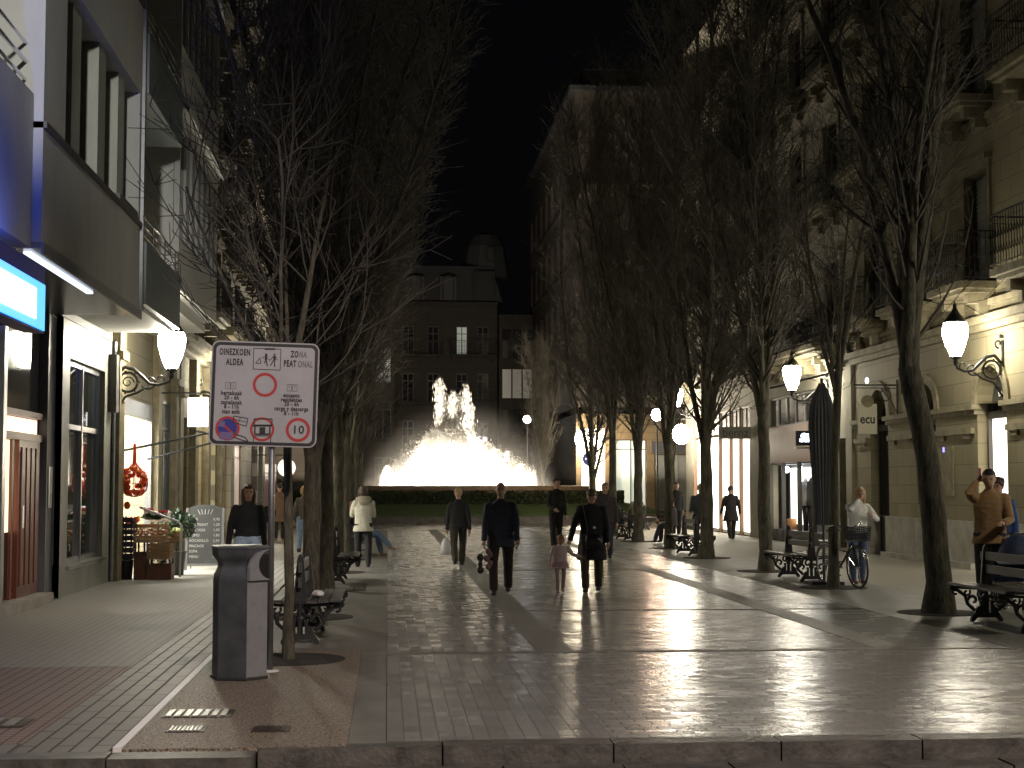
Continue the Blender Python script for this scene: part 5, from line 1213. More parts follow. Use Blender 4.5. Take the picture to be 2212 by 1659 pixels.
def person(label, x, y, face, h=1.72, legs=((8, 4), (-10, 12)), arms=(('fk', 6, 8, 12), ('fk', -6, 8, 12)), jacket=(.02,.02,.025), hem=.46, trousers=(.015,.015,.018),
           shoes=(.02,.015,.012), hair=(.05,.035,.02), hstyle='short', lean=3, nod=0, turn=0, build=1.0, seat=None, coat_flare=1.0, hood=None, bare_legs=False, hat=None, vox=.014, group='people on the promenade', skirt=None, headz=1.0, collar=True):
    """local frame: faces +y, right hand at +x.  legs: (hip flexion, knee flexion) right, left.  arms right, left: ('fk', flex, abduct, elbow) or ('ik', (x, y, z) as a fraction of height)"""
    t = _th('person', label, 'person', (0, 0, 0), group)
    W = build; thigh, shin, foot = .245*h, .245*h, .042*h
    def legj(s, hf, kf):
        hp = Vector((s*.052*h*W, 0, 0)); a = R(hf); k = a-R(kf)
        kn = hp+Vector((s*.004*h, math.sin(a)*thigh, -math.cos(a)*thigh)); an = kn+Vector((-s*.004*h, math.sin(k)*shin, -math.cos(k)*shin))
        return hp, kn, an
    L_ = [legj(1, *legs[0]), legj(-1, *legs[1])]
    if seat is None: zh = -min(l[2].z for l in L_)+foot
    else: zh = seat+.055*h
    pel = Vector((0, 0, zh)); L_ = [[p+pel for p in l] for l in L_]
    la = -R(lean)
    def sp(v): return pel+rotx(Vector(v)*h, la)      # spine frame above the pelvis, in fractions of h
    neck = sp((0, -.005, .315)); S_ = [sp((s*.092*W, -.004, .262)) for s in (1, -1)]
    hc = sp((0, .012, .40)); hm = Matrix.Rotation(-R(turn), 3, 'Z') @ Matrix.Rotation(la-R(nod), 3, 'X')
    hc = neck + Matrix.Rotation(-R(nod), 3, 'X') @ (hc-neck)
    ua, fa, hl = .172*h, .150*h, .095*h; A_ = []
    for i, a in enumerate(arms):
        s = 1 if i == 0 else -1; sh = S_[i]
        if a[0] == 'fk':
            f_, ab, e = R(a[1]), R(a[2]), R(a[3]); d1 = Vector((s*math.sin(ab), math.sin(f_)*math.cos(ab), -math.cos(f_)*math.cos(ab)))
            g = f_+e; ab2 = ab*.3-(R(a[4]) if len(a) > 4 else 0); d2 = Vector((s*math.sin(ab2), math.sin(g)*math.cos(ab2), -math.cos(g)*math.cos(ab2)))
            el = sh+d1*ua; wr = el+d2*fa
        else:
            wr = Vector(a[1])*h; dd = wr-sh; D = min(dd.length, (ua+fa)*.985); dn = dd.normalized(); wr = sh+dn*D
            q = (ua*ua-fa*fa+D*D)/(2*D); hh = math.sqrt(max(0, ua*ua-q*q)); pole = Vector(a[2] if len(a) > 2 else (s*.5, -.6, -.7)); pole = (pole-dn*pole.dot(dn)).normalized(); el = sh+dn*q+pole*hh
        A_.append((sh, el, wr, wr+(wr-el).normalized()*hl))
    # --- body, one skin surface
    B = MB(); hs = headz*1.05
    B.ell(hc+hm @ Vector((0, -.004*h, .012*h)), (.044*h*hs, .055*h*hs, .056*h*hs), 20, 14, hm)
    B.ell(hc+hm @ Vector((0, .012*h, -.024*h)), (.034*h*hs, .040*h*hs, .042*h*hs), 16, 10, hm)
    B.ell(hc+hm @ Vector((0, .050*h*hs, -.012*h)), (.0085*h, .012*h, .014*h), 8, 6, hm)
    for s in (1, -1): B.ell(hc+hm @ Vector((s*.045*h*hs, -.004*h, -.006*h)), (.006*h, .012*h, .018*h), 8, 6, hm)
    B.tube([sp((0, -.008, .27)), neck, hc+hm @ Vector((0, -.006*h, -.03*h))], [.034*h, .030*h, .029*h], 12)
    B.tube([sp((0, 0, -.02)), sp((0, 0, .1)), sp((0, 0, .2)), sp((0, 0, .28))], [(.075*h*W, .05*h), (.065*h*W, .048*h), (.08*h*W, .052*h), (.06*h, .04*h)], 12, up=(0, 1, 0.001))
    for sh, el, wr, ha in A_:
        B.tube([sh, el, wr], [.030*h*W, .023*h, .016*h], 10); pm = wr.lerp(ha, .28)
        B.tube([wr, pm, wr.lerp(ha, .5)], [(.015*h, .012*h), (.024*h, .013*h), (.021*h, .011*h)], 10, up=(0.2, 1, 0))
    for hp, kn, an in L_:
        B.tube([hp, hp.lerp(kn, .4), kn, kn.lerp(an, .3), an], [.050*h, .042*h, .031*h, .032*h, .020*h], 10); B.ell(an, (.018*h, .018*h, .02*h), 8, 6)
    X = MB()
    for i, (sh, el, wr, ha) in enumerate(A_):      # fingers and thumb, curled
        s = 1 if i == 0 else -1; d = (ha-wr).normalized(); side = d.cross(Vector((s, 0.1, 0))).normalized()
        if side.length < .5: side = Vector((0, 1, 0))
        curl = d.cross(side).normalized()*(-.35); k0 = wr+d*hl*.46
        if curl.dot(Vector((-s, 0, 0))) < 0: curl = -curl
        for k in range(4):
            o = side*(.0125*h*(k-1.5)/1.5); l = hl*(.44, .52, .50, .38)[k]
            a = k0+o; b = a+(d+curl*.5).normalized()*l*.5; c = b+(d+curl*2.2).normalized()*l*.5
            X.tube([a, b, c], [.0052*h, .0048*h, .0036*h], 6)
        f_ = -side if side.y < 0 else side
        a = wr+d*hl*.18+f_*.012*h; b = a+(d*.7+f_*.8).normalized()*hl*.24; c = b+(d+curl*.6).normalized()*hl*.2; X.tube([a, b, c], [.0062*h, .0056*h, .004*h], 6)
    E_ = MB()
    for s in (1, -1): E_.ell(hc+hm @ Vector((s*.0175*h, .0475*h*hs, .0035*h)), (.0065*h, .004*h, .0035*h), 8, 5, hm)
    for s in (1, -1): E_.tube([hc+hm @ Vector((s*.009*h, .052*h*hs, .014*h)), hc+hm @ Vector((s*.027*h, .046*h*hs, .014*h))], .0022*h, 4)
    Lp = MB(); Lp.tube([hc+hm @ Vector((-.012*h, .0465*h*hs, -.037*h)), hc+hm @ Vector((0, .0505*h*hs, -.037*h)), hc+hm @ Vector((.012*h, .0465*h*hs, -.037*h))], .0035*h, 5)
    remeshed(B, 'body', 'skin', t, max(vox*.8, .009*h), 1, extra=[(X, 'skin'), (E_, 'eye'), (Lp, 'lip')])
    # --- trousers
    T = MB()
    if seat is None or True:
        T.tube([sp((0, 0, .05)), pel, pel+Vector((0, 0, -.035*h))], [(.082*h*W, .060*h), (.088*h*W, .066*h), (.07*h*W, .05*h)], 14, up=(0, 1, .001))
    lw = .8 if bare_legs else 1.0
    for hp, kn, an in L_:
        T.tube([hp+Vector((0, 0, .01*h)), hp.lerp(kn, .35), kn, kn.lerp(an, .35), an+Vector((0, 0, .002*h))], [.062*h*lw, .056*h*lw, .046*h*lw, .043*h*lw, .037*h*lw], 12)
    remeshed(T, 'trousers', CM(trousers), t, vox, 1, .006)
    for (hp, kn, an) in L_:
        k = (an-kn).normalized(); fl = Vector((0, 1, 0)) if seat is None else Vector((0, .96, -.1)); toe = an+fl*.085*h-Vector((0, 0, .026*h)); toe.z = max(toe.z, .014*h)
        s_ = MB(); s_.tube([an+Vector((0, -.004*h, .02*h)), an, an+Vector((0, 0, -.02*h))], [.028*h, .03*h, .03*h], 10); s_.tube([an+Vector((0, -.022*h, -.024*h)), an+Vector((0, .02*h, -.022*h)), toe.lerp(an, .25)+Vector((0, 0, -.004*h)), toe], [(.02*h, .017*h), (.026*h, .022*h), (.027*h, .018*h), (.018*h, .012*h)], 10, up=(0, 0, 1))
        remeshed(s_, 'shoe', CM(shoes, .5), t, max(.009, vox*.7), 1)
    # --- jacket or coat
    J = MB(); hz = hem*h-zh if seat is None else -.02*h
    secs = []
    for fz, rx, ry in ((.305, .046, .040), (.288, .072, .047), (.265, .096, .055), (.235, .106, .063), (.20, .106, .066), (.15, .098, .066), (.08, .096, .064), (.02, .100, .068)):
        secs.append((sp((0, -.002, fz)), (rx*h*W, ry*h)))
    if hz/h < .0:
        for k in range(1, 4): f_ = k/3; secs.append((pel+Vector((0, 0, hz*f_)), ((.103+.018*f_*coat_flare)*h*W, (.070+.018*f_*coat_flare)*h)))
    J.tube([s[0] for s in secs], [s[1] for s in secs], 18, up=(0, 1, .001))
    if collar: J.tube([sp((0, -.006, .28)), sp((0, -.006, .325))], [(.052*h, .046*h), (.040*h, .040*h)], 14, up=(0, 1, .001))
    for sh, el, wr, ha in A_:
        J.ell(sh, (.036*h*W, .040*h, .036*h), 12, 8); J.tube([sh, sh.lerp(el, .5), el, el.lerp(wr, .5), wr.lerp(ha, .06)], [.037*h*W, .035*h*W, .032*h, .029*h, .024*h], 12)
    remeshed(J, 'jacket', CM(jacket), t, vox, 2, .010)
    # --- hair
    Hm = MB(); P = lambda x_, y_, z_: hc+hm @ Vector((x_*h, y_*h, z_*h))
    if hstyle in ('short', 'long', 'bob', 'tail', 'curly'):
        Hm.ell(P(0, -.014, .022), (.049*h*hs, .052*h*hs, .052*h*hs), 16, 12, hm)
        Hm.ell(P(0, .004, .043), (.040*h*hs, .046*h*hs, .026*h*hs), 14, 8, hm)
    if hstyle == 'curly':
        for k in range(14): Hm.ell(P(.04*math.cos(k*2.4), -.01+.045*math.sin(k*2.4), .03+.02*math.cos(k*1.7)), (.018*h,)*3, 8, 6)
    if hstyle in ('long', 'bob'):
        dn = -.13 if hstyle == 'long' else -.06
        for s in (1, -1): Hm.tube([P(s*.036, -.004, .03), P(s*.047, -.004, -.02), P(s*.046, .0 if hstyle == 'bob' else .006, dn)], [.022*h, .020*h, .012*h], 10)
        Hm.tube([P(0, -.036, .02), P(0, -.046, -.04), P(0, -.046, dn)], [(.044*h, .022*h), (.046*h, .022*h), (.036*h, .012*h)], 12, up=(0, 1, 0.001))
    if hstyle == 'bald': 
        for s in (1, -1): Hm.ell(P(s*.040, -.012, .0), (.010*h, .030*h, .022*h), 10, 8, hm)
        Hm.ell(P(0, -.045, -.002), (.034*h, .016*h, .024*h), 10, 8, hm)
    if hstyle != 'none': remeshed(Hm, 'hair', CM(hair, .6), t, max(.008, vox*.7), 1, .005)
    if hood:
        Q = MB(); n = 14
        Q.tube([sp((.075*math.cos(a*2*math.pi/n), -.012+.06*math.sin(a*2*math.pi/n), .305+.012*math.sin(a*2*math.pi/n+3.14))) for a in range(n+1)], .026*h, 8); Q.ell(sp((0, -.06, .27)), (.07*h, .03*h, .05*h), 12, 8)
        remeshed(Q, 'hood', CM(hood), t, vox, 1, .014)
    if hat:
        Q = MB(); Q.ell(P(0, -.008, .035), (.052*h, .058*h, .040*h), 14, 10, hm)
        if hstyle != 'none' or True: Q.tube([P(0, .04, .03), P(0, .085, .022)], [(.036*h, .006*h), (.026*h, .004*h)], 10, up=(0, 0, 1))
        remeshed(Q, 'hat', CM(hat), t, max(.008, vox*.7), 1)
    if skirt:
        Q = MB(); Q.tube([pel+Vector((0, 0, .03*h)), pel+Vector((0, 0, -.07*h))], [(.10*h*W, .08*h), (.14*h*W, .12*h)], 16, up=(0, 1, .001)); remeshed(Q, 'skirt', CM(skirt), t, vox, 1, .01)
    t.location = (x, y, 0); t.rotation_euler = (0, 0, R(face))
    m = Matrix.Translation((x, y, 0)) @ Matrix.Rotation(R(face), 4, 'Z')
    return t, [m @ a[3] for a in A_], [m @ a[2] for a in A_], m @ sp((0, -.05, .2)), m
# face: 0 walks away from the viewer, 180 walks towards the viewer
TW = 180-4
man, mh, mw, _, _ = person('old bald man in a dark navy jacket walking towards the viewer in the middle', 1.74, 23.6, TW-2, 1.74, legs=((14, 5), (-11, 14)), arms=(('fk', 2, 10, 22), ('fk', 4, 11, 24)),
    jacket=(.028, .033, .052), hem=.42, trousers=(.014, .010, .009), hair=(.22, .2, .18), hstyle='bald', build=1.16, coat_flare=.3, shoes=(.02, .012, .008), lean=2)
girl, gh, gw, _, gm = person('little girl in a pale pink coat holding the hand of the woman', 2.70, 23.95, TW+6, .90, legs=((14, 8), (-12, 8)), arms=(('fk', 4, 20, 10), ('ik', (-.36, .06, .62), (-.2, -.4, -1))),
    jacket=(.58, .44, .44), hem=.42, trousers=(.30, .20, .19), hair=(.20, .085, .03), hstyle='bob', build=1.18, coat_flare=2.4, shoes=(.35, .2, .2), bare_legs=True, headz=1.32, vox=.010, nod=14, skirt=(.4, .28, .28))
woman, wh, _, _, wm = person('woman in a long black coat and short brown hair looking down at the child', 3.22, 24.1, TW-4, 1.66, legs=((11, 5), (-7, 10)), arms=(('ik', (.215, .07, .47)), ('fk', -3, 12, 16)),
    jacket=(.010, .011, .014), hem=.30, trousers=(.050, .036, .024), hair=(.085, .052, .025), hstyle='short', build=1.16, coat_flare=1.3, nod=30, shoes=(.012, .01, .01), lean=4)
walker, kh, _, _, km = person('blonde woman in a black jacket walking away with a white carrier bag', 1.47, 32.0, 2, 1.66, legs=((20, 6), (-17, 16)), arms=(('fk', -14, 10, 14), ('fk', 4, 10, 6)),
    jacket=(.012, .013, .015), hem=.48, trousers=(.035, .030, .022), hair=(.42, .30, .17), hstyle='short', build=1.08, coat_flare=.8)
parka, ph_, _, _, _ = person('woman in a cream parka with a fur trimmed hood standing at the left row', -.50, 31.7, 8, 1.67, legs=((-4, 6), (8, 2)), arms=(('fk', 18, 12, 95, 20), ('fk', 18, 12, 95, 20)),
    jacket=(.50, .48, .40), hem=.44, trousers=(.010, .010, .013), hair=(.045, .028, .018), hstyle='bob', hood=(.26, .24, .18), build=1.1, coat_flare=.9, nod=8)
person('long haired woman in a black jacket and pale jeans walking towards the viewer', -2.06, 22.9, TW+14, 1.70, legs=((12, 6), (-8, 6)), arms=(('fk', -6, 16, 8), ('fk', 6, 10, 12)),
    jacket=(.016, .019, .022), hem=.60, trousers=(.42, .55, .74), hair=(.07, .035, .018), hstyle='long', build=1.12, coat_flare=.4)
person('person in a brown coat walking away behind the sign post', -3.25, 46.6, 4, 1.74, legs=((10, 4), (-8, 8)), jacket=(.17, .10, .065), hem=.33, trousers=(.02, .015, .012), hair=(.03, .02, .015), build=1.15, vox=.018, shoes=(.2, .13, .08))
person('woman in a grey brown jacket and light blue jeans walking away at the left', -2.05, 38.0, -4, 1.68, legs=((12, 4), (-14, 12)), arms=(('fk', 16, 12, 70), ('fk', -8, 16, 30)),
    jacket=(.10, .085, .070), hem=.50, trousers=(.22, .31, .44), hair=(.30, .18, .08), hstyle='bob', vox=.016, shoes=(.06, .035, .02))
person('tall man in a dark jacket standing with his head turned before the basin', 4.46, 40.5, 190, 1.86, legs=((6, 4), (-8, 4)), arms=(('fk', 4, 10, 60, 25), ('fk', 0, 9, 14)),
    jacket=(.012, .013, .014), hem=.50, trousers=(.012, .012, .013), hair=(.03, .02, .014), turn=-25, vox=.018)
person('grey haired man in a dark brown jacket behind the woman in the long coat', 4.93, 34.6, TW-3, 1.74, legs=((8, 4), (-6, 8)), arms=(('fk', 6, 10, 20), ('fk', -4, 12, 14)),
    jacket=(.04, .030, .028), hem=.47, trousers=(.03, .035, .05), hair=(.16, .12, .09), build=1.15, vox=.016)
person('woman in a dark flared knee length coat walking past the bright shop', 10.6, 46.8, 2, 1.66, legs=((10, 2), (-12, 14)), arms=(('fk', -10, 18, 14), ('fk', 10, 16, 20)),
    jacket=(.014, .011, .011), hem=.34, trousers=(.015, .012, .012), hair=(.03, .02, .015), hstyle='short', coat_flare=2.0, vox=.018, build=1.1)
person('blonde woman in a white jumper beside the bicycle', 8.02, 25.7, TW+20, 1.66, legs=((2, 8), (-2, 4)), arms=(('ik', (.07, .12, .86), (1, .1, -.9)), ('ik', (-.06, .17, .70), (-1, -.1, -.9))),
    jacket=(.66, .66, .64), hem=.52, trousers=(.06, .09, .16), hair=(.40, .28, .14), hstyle='long', shoes=(.10, .02, .03), build=1.12, nod=12, turn=14, coat_flare=.3)
caller, ch_, _, _, cm_ = person('dark haired man in a tan jacket holding a phone to his ear', 8.28, 20.55, TW-20, 1.90, legs=((2, 2), (-2, 2)), arms=(('ik', (.085, .06, .905), (.5, .8, -1)), ('fk', 14, 12, 70, 20)),
    jacket=(.27, .165, .075), hem=.46, trousers=(.02, .02, .028), hair=(.012, .010, .009), hstyle='short', build=1.14, nod=6)
person('dark haired person in a bright blue jacket at the right edge', 8.78, 21.4, TW-40, 1.80, legs=((2, 2), (-2, 2)), jacket=(.03, .07, .22), hem=.5, trousers=(.02, .02, .03), hair=(.035, .018, .012), hstyle='curly', nod=10)
# seated
SL = ((86, 84), (82, 62))
person('person in jeans lounging on the left bench with legs stretched out', -.66, 36.9, -82, 1.75, legs=((84, 40), (80, 66)), arms=(('fk', 20, 6, 50), ('fk', 20, 6, 50)), jacket=(.03, .035, .05), trousers=(.10, .15, .24), hair=(.03, .02, .015), seat=.47, lean=-24, shoes=(.15, .1, .06), vox=.018, group='people on the benches')
person('person in a black cap and dark jacket sitting on the far right bench', 7.10, 46.6, 82, 1.72, legs=((80, 40), (84, 55)), arms=(('fk', 30, 6, 50), ('fk', 26, 6, 50)), jacket=(.022, .030, .022), trousers=(.03, .04, .06), hair=(.02, .02, .02), seat=.47, lean=14, hat=(.012, .012, .013), nod=16, vox=.020, group='people on the benches')
person('person in an olive grey coat sitting with the back to the viewer', 9.40, 57.4, 2, 1.72, legs=SL, arms=(('fk', 20, 14, 50), ('fk', 20, 14, 50)), jacket=(.13, .12, .075), trousers=(.03, .03, .03), hair=(.04, .03, .02), seat=.47, lean=8, vox=.022, group='people on the benches', build=1.2)
person('person in a purple brown jacket sitting on the bench beside the old man', 8.2, 43.6, 60, 1.66, legs=SL, arms=(('fk', 20, 10, 60), ('fk', 20, 10, 60)), jacket=(.06, .045, .055), trousers=(.03, .03, .04), hair=(.02, .015, .012), seat=.45, vox=.020, group='people on the benches')
person('white haired old man in a grey jacket beside the right bench', 7.92, 38.4, 165, 1.72, legs=((6, 4), (-4, 6)), arms=(('fk', 10, 10, 60), ('fk', 10, 10, 60)), jacket=(.05, .06, .065), hem=.48, trousers=(.02, .02, .022), hair=(.55, .53, .5), vox=.016, build=1.15)
person('young man in black standing far back near the grey shutters', 9.55, 50.3, 185, 1.78, legs=((2, 2), (-2, 2)), jacket=(.012, .012, .013), trousers=(.012, .012, .013), hair=(.02, .015, .012), vox=.020)
# bench under the seated pair
make_bench_y = None
# carried things
def bag(name, label, cat, c, rx, ry, rz_, m, handle_to):
    t = _th(name, label, cat, (0, 0, 0)); mb = MB(); c = Vector(c)
    mb.loft([(c.x, c.y, c.z-rz_, rx*.7, ry*.7), (c.x, c.y, c.z-rz_*.7, rx, ry), (c.x+.01, c.y, c.z, rx*.95, ry*.9), (c.x, c.y, c.z+rz_*.6, rx*.6, ry*.5), (c.x, c.y, c.z+rz_, rx*.25, ry*.2)], 14)
    b = mb.build('bag_body', m, t, True)
    for v in b.data.vertices: v.co += Vector((noise.noise(v.co*14), noise.noise(v.co*13+Vector((5,0,0))), 0))*.02
    MB().tube([c+Vector((-.02, 0, rz_)), Vector(handle_to)+Vector((-.012, 0, -.01)), Vector(handle_to)+Vector((.012, 0, -.01)), c+Vector((.02, 0, rz_))], .005, 5).build('bag_handle', m, t)
    b.name = 'bag_body'; t.location = (0, 0, 0); return t
hd = kh[1]; bag('carrier_bag', 'white plastic carrier bag hanging from the hand of the blonde walker', 'bag', (hd.x-.03, hd.y, hd.z-.20), .12, .09, .17, M('white_plastic_bag', (.75, .76, .78), rough=.35), hd)
hd = mh[0]
t = _th('toy_doll', 'small dark toy dangling from the right hand of the bald man', 'toy', (0, 0, 0)); mb = MB(); c = Vector((hd.x-.05, hd.y-.02, hd.z-.20))
mb.ell(c+Vector((0, 0, .10)), (.055, .05, .06), 10, 8); mb.ell(c, (.04, .035, .05), 10, 8); mb.ell(c+Vector((.0, 0, -.09)), (.055, .04, .06), 10, 8); mb.build('toy_body', 'black', t, True)
MB().tube([hd, hd+Vector((-.03, 0, -.05)), c+Vector((0, 0, .14))], .006, 5).build('strap', 'black', t)
t = _th('cloth_bundle', 'small mauve bundle held in the right hand of the bald man', 'bundle', (0, 0, 0)); mb = MB(); c = Vector((hd.x+.07, hd.y-.03, hd.z-.06))
for a, b, z in ((0, 0, .05), (.03, 0, 0), (-.02, 0, -.06), (.03, .01, -.13), (0, 0, -.18)): mb.ell(c+Vector((a, b, z)), (.045, .04, .05), 9, 6)
mb.build('bundle', CM((.16, .09, .10)), t, True)
hb_ = wm @ Vector((-.03, .165, .80)); t = _th('shoulder_bag', 'black shoulder bag with a tiny white tag carried in front of the long coat', 'bag', (0, 0, 0))
mb = MB(); mb.loft([(hb_.x, hb_.y-.02, hb_.z-.12, .12, .05), (hb_.x, hb_.y-.02, hb_.z+.02, .14, .055), (hb_.x, hb_.y-.02, hb_.z+.11, .11, .035)], 14); mb.build('bag_body', M('black_leather', (.012, .012, .014), rough=.3), t, True)
MB().box(hb_.x-.02, hb_.y-.10, hb_.z+.20, hb_.x+.02, hb_.y-.075, hb_.z+.235).build('white_tag', 'white', t)
sp_ = wm @ Vector((.14, .05, 1.38)); MB().tube([hb_+Vector((-.1, -.02, .1)), hb_+Vector((-.12, -.05, .3)), sp_], .009, 5).build('strap', 'black', t)
pp = ch_[0]; t = _th('mobile_phone', 'red cased phone held to the ear of the man in the tan jacket', 'phone', (0, 0, 0)); MB().box(pp.x-.045, pp.y-.05, pp.z-.05, pp.x-.03, pp.y+.03, pp.z+.10).build('phone_case', M('red_case', (.4, .03, .05), rough=.4), t)

# ------------------------------------------------------------------ fountain on the square
FX, FY = 3.45, 78.0
t = thing('fountain_lawn', 'ring of grass around the fountain inside a low stone kerb', 'lawn', (FX, FY, 0)) if False else _th('round_planter', 'round raised lawn with a kerb around the fountain', 'planter', (FX, FY, 0))
MB().lathe([(11.3, 0), (11.3, .28), (11.25, .32), (10.95, .32), (10.9, .2)], (FX, FY, 0), 96).build('kerb_ring', 'kerbstone', t)
MB().lathe([(10.94, .22), (10.4, .42), (9.4, .66), (8.6, .8), (8.4, .8)], (FX, FY, 0), 96).build('lawn', 'grass', t, True)
t = _th('round_hedge', 'low clipped dark hedge ring around the fountain basin', 'hedge', (FX, FY, 0))
mb = MB(); rh = random.Random(9)
for i in range(15000):
    a = math.pi + math.pi*rh.random() if i % 5 else 6.283*rh.random(); r_ = 7.1+1.4*rh.random(); z = .72+.66*rh.random()**.6
    if rh.random() < .35: r_ = 8.4+.15*rh.random()
    c = Vector((FX+r_*math.cos(a), FY+r_*math.sin(a), z+.05*math.sin(a*37)))
    d1 = Vector((rh.gauss(0,1), rh.gauss(0,1), rh.gauss(0,1))).normalized()*.07; d2 = d1.cross(Vector((rh.gauss(0,1), rh.gauss(0,1), rh.gauss(0,1)))).normalized()*.04
    mb.add([c-d1, c+d2, c+d1, c-d2], [(0,1,2,3)])
mb.build('foliage', 'hedge', t); MB().lathe([(8.3, .7), (8.25, 1.22), (8.0, 1.3), (7.2, 1.3)], (FX, FY, 0), 72).build('hedge_core', 'hedge', t)
t = _th('fountain', 'floodlit round fountain with tall central jets in a brown stone basin', 'fountain', (FX, FY, 0))
MB().lathe([(7.0, 0), (7.0, 1.40), (7.12, 1.44), (7.12, 1.62), (6.9, 1.66), (6.5, 1.66), (6.45, 1.2), (6.45, .8), (0, .8)], (FX, FY, 0), 96).build('basin_wall', 'basin', t)
MB().lathe([(6.44, 1.30), (.01, 1.30)], (FX, FY, 0), 64).build('water_surface', M('basin_water', (.1, .12, .12), rough=.1), t)
wm_ = bpy.data.materials.new('foaming_water'); wm_.use_nodes = True; nt = wm_.node_tree
b1 = nt.nodes['Principled BSDF']; b1.inputs['Base Color'].default_value = (.93, .93, .92, 1); b1.inputs['Roughness'].default_value = .35
tl = nt.nodes.new('ShaderNodeBsdfTranslucent'); tl.inputs[0].default_value = (.95, .94, .92, 1); mx = nt.nodes.new('ShaderNodeMixShader'); mx.inputs[0].default_value = .6
nt.links.new(b1.outputs[0], mx.inputs[1]); nt.links.new(tl.outputs[0], mx.inputs[2]); nt.links.new(mx.outputs[0], nt.nodes['Material Output'].inputs[0])
rw = random.Random(4)
for x_, y_, hh, wd in ((-.86, -.3, 7.1, .27), (-.50, .2, 6.3, .22), (-.20, -.3, 6.45, .25), (.16, .1, 6.3, .25), (.50, -.2, 6.8, .27), (.74, .3, 5.9, .22)):
    mb = MB(); z0 = 1.3; top = hh
    pts = [(FX+x_+rw.uniform(-.03, .03), FY+y_, z0+(top-z0)*k/10) for k in range(11)]
    mb.tube(pts, [wd*(.45+.25*k/10) for k in range(9)]+[wd*.5, wd*.12], 8)
    for k in range(1700):       # foam clots and falling drops round the column
        f_ = rw.random(); z = z0+(top-z0)*(f_**.7); rr = wd*(.3+.75*abs(rw.gauss(0, .5)))*(1.0 if f_ < .9 else (1-f_)*6+.4); a = rw.random()*6.28
        s = rw.uniform(.012, .035); c = Vector((FX+x_+rr*math.cos(a), FY+y_+rr*math.sin(a), z)); mb.add([c+Vector((0, 0, s*5)), c+Vector((s, 0, 0)), c+Vector((-s*.5, s*.8, 0)), c+Vector((-s*.5, -s*.8, 0)), c-Vector((0, 0, s*6))], [(0,1,2),(0,2,3),(0,3,1),(4,2,1),(4,3,2),(4,1,3)])
    mb.build('water_jet', wm_, t, True)
mb = MB()
NA = 84
for k in range(NA):           # inward arching ring of jets, lower on the right where the wind takes it
    a = 2*math.pi*k/NA; cx = math.cos(a); hh = 3.35 if cx < .25 else 3.35-0.95*min(1, (cx-.25)*2.2); ra, rb_ = 2.95, .25 if cx < .3 else 1.3
    for q in range(210):
        u = rw.random(); f_ = u; r_ = ra+(rb_-ra)*f_; z = 1.3+hh*(1-(1-f_)**2.1)+rw.gauss(0, .10)
        aa = a+rw.gauss(0, .03); r_ += rw.gauss(0, .13); s = rw.uniform(.02, .06)
        if z < 1.32: continue
        c = Vector((FX+r_*math.cos(aa), FY+r_*math.sin(aa), z)); mb.add([c+Vector((0, 0, s*1.6)), c+Vector((s, 0, 0)), c+Vector((-s*.5, s*.8, 0)), c+Vector((-s*.5, -s*.8, 0))], [(0,1,2),(0,2,3),(0,3,1),(1,3,2)])
    pts = []
    for j in range(9): f_ = j/8; pts.append((FX+(ra+(rb_-ra)*f_)*math.cos(a), FY+(ra+(rb_-ra)*f_)*math.sin(a), 1.3+hh*(1-(1-f_)**2.1)))
    mb.tube(pts, [.04+.15*j/8 for j in range(9)], 5)
o = mb.build('arching_jets', wm_, t); o['kind'] = 'stuff'
mb = MB()
for k in range(34000):        # fine drifting mist, thinning outwards
    a = rw.random()*6.28; u = rw.random(); R_ = 3.9*rw.random()**.62; sk = max(0, math.cos(a))
    zt = 1.35+3.5*max(0, 1-(R_/(4.0+.6*sk))**2)*(1-.3*sk); z = 1.32+(zt-1.32)*rw.random()+abs(rw.gauss(0, .25)); s = rw.uniform(.008, .02)
    if R_ > 3: z += 0
    c = Vector((FX+R_*math.cos(a)+.25*sk, FY+R_*math.sin(a), z)); mb.add([c+Vector((0, 0, s)), c+Vector((s, 0, 0)), c+Vector((-s*.5, s*.8, 0)), c+Vector((-s*.5, -s*.8, 0))], [(0,1,2),(0,2,3),(0,3,1),(1,3,2)])
o = mb.build('mist', wm_, t); o['kind'] = 'stuff'
vm = bpy.data.materials.new('drifting_spray'); vm.use_nodes = True; nt = vm.node_tree; nt.nodes.remove(nt.nodes['Principled BSDF'])
pv = nt.nodes.new('ShaderNodeVolumePrincipled'); tcv = nt.nodes.new('ShaderNodeTexCoord'); mpv = nt.nodes.new('ShaderNodeMapping'); grv = nt.nodes.new('ShaderNodeTexGradient'); grv.gradient_type = 'SPHERICAL'; mpv.inputs['Scale'].default_value = (.19, .19, .20); mpv.inputs['Location'].default_value = (-.04, 0, -.24)
pw = nt.nodes.new('ShaderNodeMath'); pw.operation = 'POWER'; pw.inputs[1].default_value = 1.6; ml = nt.nodes.new('ShaderNodeMath'); ml.operation = 'MULTIPLY'; ml.inputs[1].default_value = .06
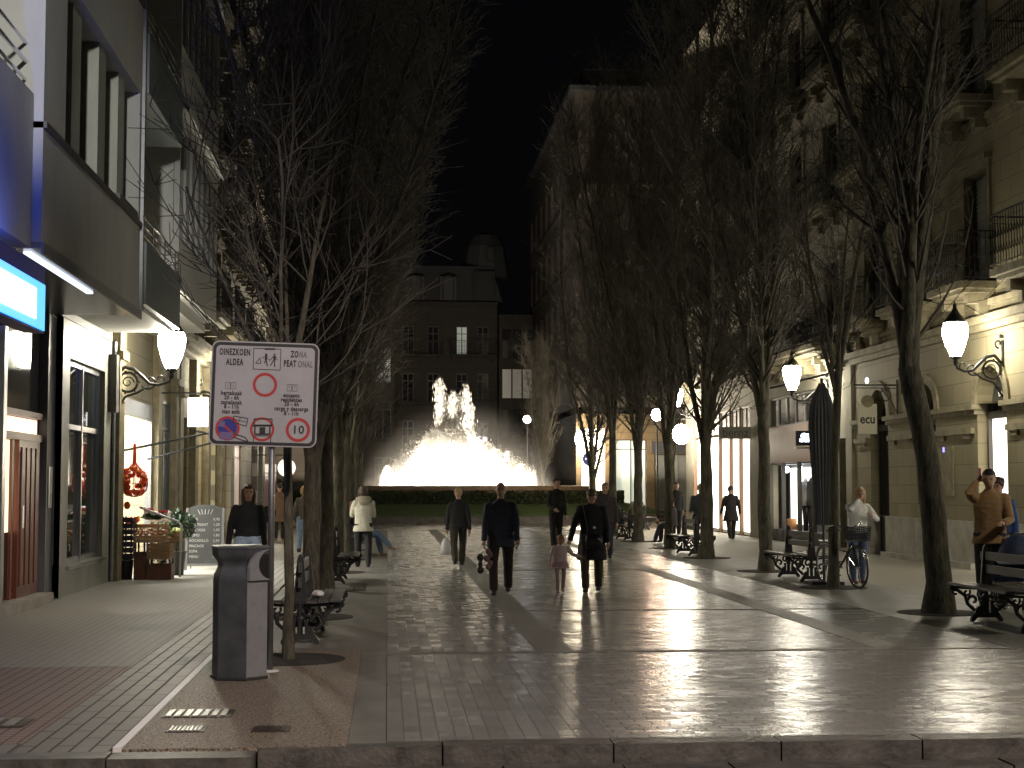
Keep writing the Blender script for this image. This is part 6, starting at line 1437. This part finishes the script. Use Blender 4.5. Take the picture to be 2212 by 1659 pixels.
nt.links.new(tcv.outputs['Object'], mpv.inputs[0]); nt.links.new(mpv.outputs[0], grv.inputs[0]); nt.links.new(grv.outputs[1], pw.inputs[0]); nt.links.new(pw.outputs[0], ml.inputs[0]); nt.links.new(ml.outputs[0], pv.inputs['Density'])
pv.inputs['Color'].default_value = (.98, .96, .93, 1); nt.links.new(pv.outputs[0], nt.nodes['Material Output'].inputs['Volume'])
o = MB().lathe([(5.4, 1.35), (5.4, 3.0), (5.0, 4.5), (3.6, 6.0), (1.6, 6.8), (.01, 7.0)], (FX+.2, FY, 0), 24).build('spray_haze', vm, t); o['kind'] = 'stuff'
for sx in (-3.5, 3.2):
    mb = MB(); hh = 1.35 if sx < 0 else 1.45
    mb.lathe([(.28, 0), (.33, hh*.3), (.28, hh*.65), (.16, hh*.88), (.04, hh)], (FX+sx, FY-1.0, 1.3), 12)
    for k in range(500):
        a = rw.random()*6.28; z = rw.random()**1.2*hh; rr = (.34*(1-z/hh)**.5+.04)*rw.uniform(.8, 1.25); s = rw.uniform(.012, .04)
        c = Vector((FX+sx+rr*math.cos(a), FY-1+rr*math.sin(a), 1.3+z)); mb.add([c+Vector((0, 0, s*1.5)), c+Vector((s, 0, 0)), c+Vector((-s*.5, s*.8, 0)), c+Vector((-s*.5, -s*.8, 0))], [(0,1,2),(0,2,3),(0,3,1),(1,3,2)])
    mb.build('side_jet', wm_, t, True)
for k in range(8):
    a = 2*math.pi*k/8+.2; lamp('fountain_floodlight', (FX+2.2*math.cos(a), FY+2.2*math.sin(a), 1.45), 4200, (1, .87, .68), .15)
for a in (3.3, 3.8, 4.3, 4.8, 5.3, 5.9): lamp('fountain_front_fill', (FX+4.9*math.cos(a), FY+4.9*math.sin(a), 1.44), 4200, (1, .87, .68), .12)  # added in front to brighten the outside of the dome
lamp('fountain_centre_light', (FX, FY-.9, 1.5), 3200, (1, .90, .74), .2)
lamp('fountain_jet_fill', (FX, FY-1.1, 3.3), 3800, (1, .90, .74), .1)  # this and the next are added in mid-air to brighten the central columns
lamp('fountain_jet_fill', (FX-.5, FY+1.1, 3.0), 3800, (1, .90, .74), .1)

bpy.data.batch_remove(DEAD)
bpy.data.scenes.remove(WORK)
